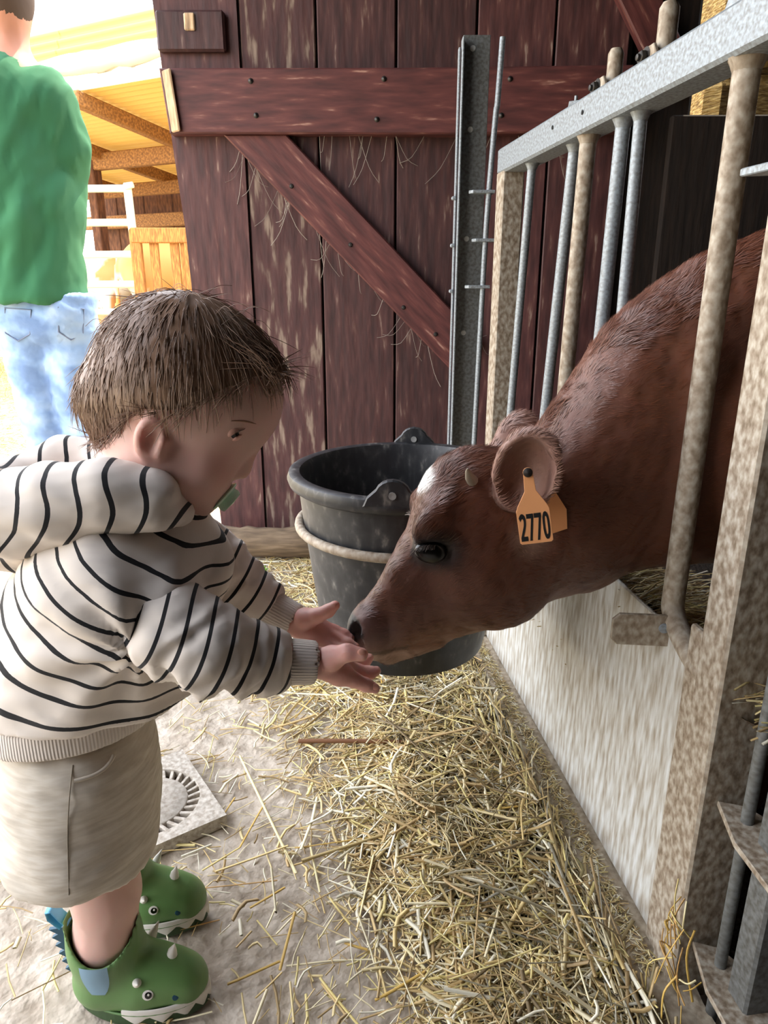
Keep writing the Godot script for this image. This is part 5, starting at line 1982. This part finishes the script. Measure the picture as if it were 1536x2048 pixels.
func make_straw() -> void:
	var r := RandomNumberGenerator.new()
	r.seed = 31
	var nf := noise(221, 1.0, 3)
	# trodden litter under the straw
	var rows := []
	for i in 90:
		var z := -2.05 + 1.70 * i / 89.0
		var row := PackedVector3Array()
		for j in 40:
			var x := kerb_x(z) + 0.01 - 0.42 * j / 39.0
			row.append(Vector3(x, mound(x, z, nf) * 1.5 - 0.016 + 0.003 * nf.get_noise_2d(x * 60.0, z * 60.0), z))
		rows.append(row)
	var g := Geo.new()
	g.sheet(rows)
	var lit := single("litter", flip_up(g), M.dark_earth, "brown trodden litter under the straw along the kerb", "litter")
	lit.set_meta("kind", "stuff")
	var variants := [
		stalk([Vector2(0, 0), Vector2(0, 0)], 0.55),
		stalk([Vector2(0, 0), Vector2(0.3, 0.6), Vector2(0, 0)], 0.4),
		stalk([Vector2(0, 0), Vector2(0.6, -2.0), Vector2(1.0, -2.4), Vector2(0, 0)], 0.35),
		stalk([Vector2(0, 0), Vector2(0.4, 3.0), Vector2(0, 9.0)], 0.3),
	]
	var tints := [Color(0.66, 0.50, 0.22), Color(0.74, 0.60, 0.31), Color(0.80, 0.71, 0.47), Color(0.56, 0.40, 0.18), Color(0.84, 0.79, 0.62), Color(0.42, 0.29, 0.13), Color(0.72, 0.60, 0.25)]
	var xs := [[], [], [], []]
	var cs := [[], [], [], []]
	var n := 0
	while n < 19500:
		var z := r.randf_range(-2.15, -0.42)
		var d := absf(r.randfn(0.0, 0.20))
		var x := kerb_x(z) - 0.004 - d
		var thin := false
		if r.randf() < 0.16:
			x = r.randf_range(-0.85, kerb_x(z))
			thin = true
			d = kerb_x(z) - x
		if x > kerb_x(z) - 0.004:
			continue
		# the bare track beside the child's feet
		var keep := 1.0
		var edge := lerpf(0.27, 0.52, clampf((-0.62 - z) / 0.8, 0, 1))
		if d > edge:
			keep = 0.30 if not thin else 0.55
		if x < -0.45 and not thin:
			keep = 0.1
		if r.randf() > keep:
			continue
		var m := mound(x, z, nf)
		var ln := r.randf_range(0.02, 0.075)
		if r.randf() < 0.10:
			ln = r.randf_range(0.08, 0.17)
		if d > edge:
			ln *= 0.8
		var wd := r.randf_range(0.0006, 0.0016)
		if r.randf() < 0.19:
			wd = r.randf_range(0.0018, 0.0034)
		var yaw := r.randf() * TAU
		var tilt := r.randfn(0.0, 0.16 if m > 0.006 else 0.04)
		var y := maxf(m, 0.0) + 0.001 + wd * 0.5 + absf(r.randfn(0, 1.0)) * (0.009 if m > 0.004 else 0.0015) + absf(sin(tilt)) * ln * 0.42
		# stalks that would reach into the kerb are turned along it
		if kerb_x(z) - x < ln * 0.5 * absf(cos(yaw)):
			yaw = PI / 2 + r.randf_range(-0.25, 0.25)
		var b := Basis(Vector3.UP, yaw) * Basis(Vector3(0, 0, 1), tilt) * Basis(Vector3.RIGHT, r.randf() * TAU if r.randf() < 0.3 else 0.0)
		var k := r.randi() % 4
		xs[k].append(Transform3D(b * Basis.from_scale(Vector3(ln, wd, wd)), Vector3(x, y, z)))
		var c: Color = tints[r.randi() % tints.size()]
		c *= r.randf_range(0.75, 1.15)
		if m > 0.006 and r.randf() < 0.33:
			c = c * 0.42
		c.a = 1.0
		cs[k].append(c.clamp())
		n += 1
	var t := Node3D.new()
	t.name = "straw"
	t.set_meta("kind", "stuff")
	t.set_meta("label", "loose yellow straw strewn over the floor along the kerb")
	t.set_meta("category", "straw")
	add_child(t)
	for k in 4:
		var mm := MultiMesh.new()
		mm.transform_format = MultiMesh.TRANSFORM_3D
		mm.use_colors = true
		mm.mesh = variants[k].mesh()
		mm.instance_count = xs[k].size()
		for i in xs[k].size():
			mm.set_instance_transform(i, xs[k][i])
			mm.set_instance_color(i, cs[k][i])
		stuff("stalks", mm, M.straw, t)
	# chaff that has gathered on the kerb
	var ch := MultiMesh.new()
	ch.transform_format = MultiMesh.TRANSFORM_3D
	ch.use_colors = true
	ch.mesh = variants[1].mesh()
	ch.instance_count = 1500
	for i in 1500:
		var s := r.randf_range(-0.05, 0.88)
		var o := -r.randf_range(0.004, 0.026) * (1.0 if r.randf() < 0.8 else 1.6)
		var ln := r.randf_range(0.004, 0.020)
		var b := Basis.from_euler(Vector3(0, r.randf() * TAU, r.randfn(0, 0.15)))
		ch.set_instance_transform(i, Transform3D(gate_xf.basis * b * Basis.from_scale(Vector3(ln, 0.0009, 0.0009)), gate_xf * Vector3(s, 0.0305 + 0.004 * r.randf(), -o)))
		ch.set_instance_color(i, (tints[r.randi() % tints.size()] as Color) * r.randf_range(0.55, 0.95))
	stuff("chaff", ch, M.straw, t)
	# single long stalks that stand out
	var sm := []
	for c in [Color(0.86, 0.78, 0.50), Color(0.80, 0.66, 0.34), Color(0.90, 0.85, 0.66), Color(0.74, 0.58, 0.34)]:
		sm.append(mat(c, 0.5))
	var S := [[480, 1515, 593, 1752, 5.5, 2], [390, 1782, 555, 1766, 3, 3], [455, 1973, 560, 1928, 5, 1], [590, 1700, 740, 1680, 3, 1], [560, 1945, 590, 1830, 5, 1], [500, 1820, 570, 1780, 5, 1],
		[640, 1880, 672, 1830, 3, 2], [600, 1660, 690, 1640, 3, 0], [690, 1890, 735, 1905, 5, 1], [750, 2005, 850, 1950, 5, 1], [840, 1965, 930, 1962, 5, 0], [660, 1800, 700, 1855, 4, 0],
		[850, 1760, 870, 1850, 6, 0], [800, 1890, 850, 1945, 5, 2], [925, 1535, 1005, 1585, 5, 2], [960, 1650, 1040, 1655, 5, 1], [1000, 1525, 1115, 1622, 5, 0], [1005, 1690, 1100, 1770, 5, 2],
		[700, 1360, 745, 1405, 4, 0], [590, 1440, 660, 1360, 4, 1], [610, 1350, 690, 1425, 4, 0], [760, 1345, 770, 1460, 4, 1], [880, 1345, 900, 1470, 4, 0], [930, 1380, 950, 1470, 5, 0],
		[430, 1660, 470, 1600, 4, 1], [530, 1610, 480, 1700, 4, 1], [405, 1745, 480, 1700, 4, 0], [330, 1870, 440, 1845, 3, 3], [640, 1960, 720, 2060, 4, 0], [1010, 1930, 1120, 1960, 4, 2],
		[880, 1560, 980, 1500, 4, 1], [700, 1570, 830, 1510, 4, 0], [1060, 1860, 1180, 1900, 4, 0], [620, 1690, 640, 1790, 4, 2]]
	var told := {0: "longest flat pale straw stalk, lying between the drain cover and the toddler's toes", 1: "thin brownish straw stalk pointing away from the toe of the far green boot",
		2: "short golden straw stalk lying clear of the others beside the near green boot's toe", 16: "pale straw stalk lying across the kerb against the gate's lower sheet",
		18: "broad pale straw stalk under the toddler's fingertips", 28: "flat straw stalk on bare floor in front of the toddler's near boot"}
	for si in S.size():
		var q: Array = S[si]
		var a := pg(q[0], q[1])
		var b := pg(q[2], q[3])
		a.y = mound(a.x, a.z, nf) + 0.016 * clampf(mound(a.x, a.z, nf) / 0.01, 0.25, 1.0)
		b.y = mound(b.x, b.z, nf) + 0.020 * clampf(mound(b.x, b.z, nf) / 0.01, 0.25, 1.0)
		if si == 16:
			a = pg(q[0], q[1], 0.035)
			b = pg(q[2], q[3], 0.040)
		var m := (a + b) * 0.5
		var h := Geo.new()
		var w: float = q[4] * 0.00042
		h.tube(smoothpath([a - m, (a - m) * 0.3 + Vector3(0, 0.0015, 0.002), b - m], 3), w, 6, 0.5, Vector3.UP)
		single("straw_stalk", h, sm[q[5]], told.get(si, "long flat straw stalk lying loose on top of the strewn straw"), "straw", "long loose straw stalks", Transform3D(Basis.IDENTITY, m))
	# the brown stick
	var a := pg(597, 1482, 0.012)
	var b := pg(805, 1484, 0.016)
	g = Geo.new()
	g.tube(smoothpath([a, a.lerp(b, 0.5) + Vector3(0, 0.002, 0.001), b], 5), 0.0042, 9)
	single("stick", g, mat(Color(0.46, 0.31, 0.20), 0.8), "thin reddish brown stick lying across the straw below the toddler's hands", "stick")
	# sprig of grass by the log
	var sp := thing("grass_sprig", "small green grass sprig growing beside the log", "plant", pg(528, 1148))
	for k in 4:
		g = Geo.new()
		var top := Vector3(-0.018 + 0.012 * k, 0.034 - 0.006 * absf(k - 1.0), 0.01 * (k % 2))
		g.tube(smoothpath([Vector3(0, 0, 0), top * 0.5 + Vector3(0, 0.008, 0), top], 4), spread([0.0028, 0.0026, 0.0004], 4), 6, 0.25, Vector3(0, 0, 1))
		part("blade", g, mat(Color(0.38, 0.58, 0.16), 0.6), sp)
	# torn straw caught on the hinge at the lower right
	var tf := thing("straw_tuft", "tuft of torn straw caught on the hinge pin beside the near gate post", "straw")
	tf.transform = gate_xf
	for k in 26:
		g = Geo.new()
		var s := Vector3(0.905 + 0.05 * r.randf(), 0.06 + 0.12 * r.randf(), 0.012 + 0.02 * r.randf())
		var e := s + Vector3(r.randf_range(-0.03, 0.03), r.randf_range(-0.10, 0.09), r.randf_range(-0.01, 0.02))
		g.tube(smoothpath([s, (s + e) * 0.5 + Vector3(r.randf_range(-0.012, 0.012), 0.01, 0.008), e], 4), 0.0006 + 0.001 * r.randf(), 5, 0.6)
		part("stalk", g, sm[r.randi() % 4], tf)
	# bedding in the pen behind the sheet
	var bed := MultiMesh.new()
	bed.transform_format = MultiMesh.TRANSFORM_3D
	bed.use_colors = true
	bed.mesh = variants[2].mesh()
	bed.instance_count = 4200
	for i in 4200:
		var s := r.randf_range(-0.1, 1.1)
		var o := absf(r.randfn(0, 0.10)) + 0.03
		var y := lerpf(0.455, 0.36, clampf(o / 0.25, 0, 1)) + r.randf_range(-0.02, 0.015)
		if s < 0.5:
			y -= 0.2
		var ln := r.randf_range(0.03, 0.10)
		var wd := r.randf_range(0.0008, 0.0020)
		var bs := Basis.from_euler(Vector3(0, PI / 2 + r.randf_range(-0.5, 0.5), r.randf_range(-0.4, 0.4)))
		bed.set_instance_transform(i, Transform3D(gate_xf.basis * bs * Basis.from_scale(Vector3(ln, wd, wd)), gate_xf * Vector3(s, y, -o - 0.02)))
		bed.set_instance_color(i, (tints[r.randi() % tints.size()] as Color) * r.randf_range(0.7, 1.0))
	stuff("bedding", bed, M.straw, self, "straw bedding heaped in the pen behind the gate's lower sheet", "straw")
	g = Geo.new()
	var hr := []
	for i in 30:
		var row := PackedVector3Array()
		for j in 16:
			var s := -0.05 + 1.2 * i / 29.0
			var o := 0.03 + 0.21 * j / 15.0
			var y := lerpf(0.43, 0.34, clampf(o / 0.24, 0, 1)) * (1.0 if s > 0.55 else 0.5)
			row.append(gate_xf * Vector3(s, y + 0.02 * nf.get_noise_2d(s * 30.0, o * 30.0), -o))
		hr.append(row)
	g.sheet(hr)
	single("muck_heap", flip_up(g), M.dark_earth, "brown heap of trodden bedding inside the pen", "litter").set_meta("kind", "stuff")

# ---------------------------------------------------------------- the yard behind
func wave_sheet(w: float, h: float, pitch: float, amp: float) -> Geo:      # corrugated; ridges run along x, sheet spans x and y
	var rows := []
	var k := int(h / pitch * 6.0)
	for i in k + 1:
		var y := h * i / k
		var row := PackedVector3Array()
		for j in 2:
			row.append(Vector3(w * j, y, amp * sin(TAU * y / pitch)))
		rows.append(row)
	var g := Geo.new()
	g.sheet(rows)
	return g

func make_yard() -> void:
	# open shed at an angle across the yard
	var o := Vector3(-4.02, -0.13, -7.48)
	var yaw := -0.48
	var xf := Transform3D(Basis(Vector3.UP, yaw), o)
	var t := thing("shed", "open shed with yellow corrugated roof sheets and brown board wall across the yard", "shed")
	t.transform = xf
	for k in 5:
		var c := wave_sheet(1.28, 2.7, 0.085, 0.016)
		part("roof_sheet", c, M.yellow_sheet, t, Transform3D(Basis(Vector3.RIGHT, -PI / 2 - 0.13), Vector3(-1.2 + 1.26 * k, 2.50, 0.0)))
	for k in 5:
		var g := Geo.new()
		g.cbox(Vector3(-0.6 + 1.15 * k, 2.24, -1.25), Vector3(0.09, 0.12, 2.7), 0.01, Basis(Vector3.RIGHT, 0.13 * -1.0))
		part("rafter", g, M.yellow_wood, t)
	for q in [[2.18, -1.2, 0.16], [2.02, -2.1, 0.14], [1.72, -2.6, 0.16]]:
		var g := Geo.new()
		g.cbox(Vector3(1.8, q[0], q[1]), Vector3(6.5, q[2], 0.1), 0.01)
		part("purlin", g, M.yellow_wood, t)
	var gut := Geo.new()
	gut.cbox(Vector3(1.8, 2.52, 0.05), Vector3(6.5, 0.10, 0.03), 0.01)
	part("fascia", gut, M.white_tube, t)
	for k in 26:
		var g := Geo.new()
		g.cbox(Vector3(-1.3 + 0.245 * k, 1.05, -2.75 + 0.01 * (k % 2)), Vector3(0.241, 2.3, 0.03), 0.006)
		part("wall_board", g, M.brown_wall, t)
	for k in 3:
		var g := Geo.new()
		g.cbox(Vector3(0.4 + 1.4 * k, 1.1, -1.2), Vector3(0.12, 2.2, 0.12), 0.01)
		part("post", g, M.brown_wall, t)
	# upper storey: second run of corrugated sheets above a tarpaulin roll
	var up := thing("upper_roof", "upper run of yellow corrugated sheets above the shed's gutter", "roof")
	up.transform = xf
	for k in 5:
		part("roof_sheet", wave_sheet(1.28, 0.40, 0.085, 0.014), M.yellow_sheet, up, Transform3D(Basis(Vector3.RIGHT, -0.35), Vector3(-1.2 + 1.26 * k, 2.66, -0.05)))
	var tp := Geo.new()
	var path := []
	var rad := []
	var nf := noise(231, 1.3, 2)
	for i in 40:
		var x := -1.2 + 6.0 * i / 39.0
		path.append(Vector3(x, 2.66 + 0.03 * nf.get_noise_1d(x * 2.0), 0.06))
		rad.append(0.075 + 0.03 * nf.get_noise_1d(x * 3.0 + 30.0))
	tp.tube(path, rad, 14)
	tp.displace(func(p, _n): return 0.02 * nf.get_noise_3d(p.x * 3.0, p.y * 9.0, p.z * 9.0))
	single("tarpaulin", tp, mat(Color(0.72, 0.70, 0.68), 0.7), "rolled grey white tarpaulin lying along the shed's gutter", "tarpaulin", "", xf)
	# tubular gate
	var z := -6.5
	var gt := thing("field_gate", "pale tubular field gate with six rails in the sunny yard", "gate")
	for q in [[1.575, 0.030], [1.31, 0.030], [1.055, 0.030], [0.81, 0.030], [0.58, 0.028], [0.33, 0.028]]:
		var g := Geo.new()
		g.tube([Vector3(-4.2, q[0], z), Vector3(-2.14, q[0] + 0.015, z)], q[1], 12)
		part("rail", g, M.white_tube, gt)
	var g := Geo.new()
	g.tube([Vector3(-2.15, 1.62, z), Vector3(-2.125, 0.1, z)], 0.035, 12)
	part("gate_post", g, M.white_tube, gt)
	g = Geo.new()
	g.tube([Vector3(-4.2, 1.62, z), Vector3(-4.2, 0.1, z)], 0.035, 12)
	part("gate_post", g, M.white_tube, gt)
	g = Geo.new()
	g.tube([Vector3(-2.16, 1.60, z + 0.03), Vector3(-2.09, 1.615, z + 0.03)], [0.03, 0.024], 10)
	part("latch", g, M.white_tube, gt)
	# wooden gate
	var wg := thing("wooden_gate", "low honey coloured wooden gate with upright slats beside the tubular gate", "gate", Vector3(-2.06, 0, -6.3))
	for q in [[0.0, 0.09], [0.44, 0.08]]:
		g = Geo.new()
		g.cbox(Vector3(q[0] + 0.0, 0.64, 0), Vector3(q[1], 1.24, 0.06), 0.008)
		part("stile", g, M.orange_wood, wg)
	for q in [[1.21, 0.12], [0.2, 0.12]]:
		g = Geo.new()
		g.cbox(Vector3(0.22, q[0], 0.012), Vector3(0.5, q[1], 0.05), 0.008)
		part("cross_rail", g, M.orange_wood, wg)
	for x in [0.115, 0.285, 0.37]:
		g = Geo.new()
		g.cbox(Vector3(x + 0.03, 0.68, -0.01), Vector3(0.075, 1.0, 0.025), 0.005)
		part("slat", g, M.orange_wood, wg)
	# cattle beyond the gates
	far_cow("cow", "white cow with orange patches standing behind the tubular gate", Vector3(-3.3, 0, -7.9), 0.15, 0.92, [Color(0.82, 0.78, 0.70), Color(0.62, 0.30, 0.10)], 0.05)
	far_cow("calf", "small tan calf resting in the straw behind the tubular gate", Vector3(-3.15, 0, -6.95), 0.2, 0.52, [Color(0.62, 0.36, 0.18), Color(0.70, 0.48, 0.30)], 0.3)
	far_cow("cow", "orange and cream cow behind the slats of the wooden gate", Vector3(-1.55, 0, -6.95), 0.1, 1.0, [Color(0.68, 0.34, 0.10), Color(0.82, 0.66, 0.42)], 0.2)
	# straw lying in the yard
	var r := RandomNumberGenerator.new()
	r.seed = 77
	var mm := MultiMesh.new()
	mm.transform_format = MultiMesh.TRANSFORM_3D
	mm.use_colors = true
	mm.mesh = stalk([Vector2(0, 0), Vector2(0.6, 3.0), Vector2(0, 0)], 0.5).mesh()
	mm.instance_count = 5000
	for i in 5000:
		var zz := r.randf_range(-8.5, -3.2)
		var x := -0.45 * -zz + r.randf_range(-1.4, 1.2)
		var heap := clampf(1.0 - Vector2(x + 2.9, zz + 6.6).length() / 1.4, 0, 1)
		var ln := r.randf_range(0.06, 0.22)
		mm.set_instance_transform(i, Transform3D(Basis.from_euler(Vector3(0, r.randf() * TAU, r.randfn(0, 0.2 + 0.4 * heap))) * Basis.from_scale(Vector3(ln, 0.003, 0.003)), Vector3(x, -0.005 + 0.22 * heap * r.randf(), zz)))
		mm.set_instance_color(i, Color(0.72, 0.55, 0.20) * r.randf_range(0.8, 1.2))
	stuff("yard_straw", mm, M.straw, self, "yellow straw scattered over the sunny yard", "straw")
	# hay bales in the loft store behind the pen
	for k in 2:
		g = Geo.new()
		g.cbox(Vector3.ZERO, Vector3(0.9, 0.45, 0.5), 0.04)
		var hy := noise(240 + k, 30.0, 3)
		var bt := single("hay_bale", g, M.bale, ["golden hay bale in the opening above the pen wall", "second golden hay bale lying on the first behind the pen wall"][k], "hay bale", "", Transform3D(Basis(Vector3.UP, 0.1 * k), Vector3(1.50, 1.27 + 0.47 * k, -2.85 - 0.02 * k)))

func far_cow(called: String, label: String, at: Vector3, yaw: float, size: float, cols: Array, patch: float) -> void:
	var t := thing(called, label, "cattle", at)
	t.transform = Transform3D(Basis(Vector3.UP, yaw) * Basis.from_scale(Vector3.ONE * size), at)
	var f := Field.new()
	f.cone(Vector3(-0.6, 0.95, 0), Vector3(0.45, 0.95, 0), 0.27, 0.25, 0.1)
	f.chain([Vector3(0.45, 1.0, 0), Vector3(0.75, 1.05, 0.05), Vector3(0.92, 1.0, 0.12), Vector3(1.12, 0.80, 0.2)], [0.20, 0.15, 0.12, 0.07], 0.06)
	for s in [-1, 1]:
		f.egg(Vector3(0.86, 1.12, 0.08 + 0.16 * s), Vector3(0.05, 0.04, 0.10), Basis(Vector3.RIGHT, 0.3 * s), 0.03)
		f.chain([Vector3(0.40, 0.80, 0.14 * s), Vector3(0.42, 0.45, 0.14 * s), Vector3(0.42, 0.05, 0.14 * s)], [0.11, 0.06, 0.06], 0.04)
		f.chain([Vector3(-0.62, 0.85, 0.14 * s), Vector3(-0.56, 0.52, 0.15 * s), Vector3(-0.68, 0.38, 0.14 * s), Vector3(-0.64, 0.05, 0.14 * s)], [0.17, 0.09, 0.055, 0.06], 0.04)
	f.chain([Vector3(-0.86, 1.08, 0), Vector3(-0.92, 0.8, 0), Vector3(-0.92, 0.45, 0)], [0.04, 0.025, 0.035], 0.03)
	var g := f.net(Vector3(-1.05, 0.0, -0.4), Vector3(1.25, 1.32, 0.45), 0.034)
	var nf := noise(int(at.x * 100.0) + 500, 1.7, 2)
	g.paint(func(p, _n): return (cols[0] as Color).lerp(cols[1], smoothstep(patch - 0.05, patch + 0.05, nf.get_noise_3d(p.x, p.y, p.z))))
	var m := mat(Color.WHITE, 0.7)
	m.vertex_color_use_as_albedo = true
	part("body", g, m, t)

func _ready() -> void:
	rng.seed = 12
	make_view()
	make_gate()
	make_materials()
	people_materials()
	M.bale = grain(mat(Color.WHITE, 0.9), ntex(noise(251, 0.03, 4), [[0.2, Color(0.50, 0.38, 0.18)], [0.5, Color(0.66, 0.53, 0.28)], [0.8, Color(0.78, 0.67, 0.42)]], 256), Vector3(3, 12, 3), M.fine, 1.0)
	make_shell()
	make_door()
	fill_gate()
	make_bucket()
	make_drain()
	make_calf()
	make_kid()
	make_man()
	make_yard()
	make_straw()
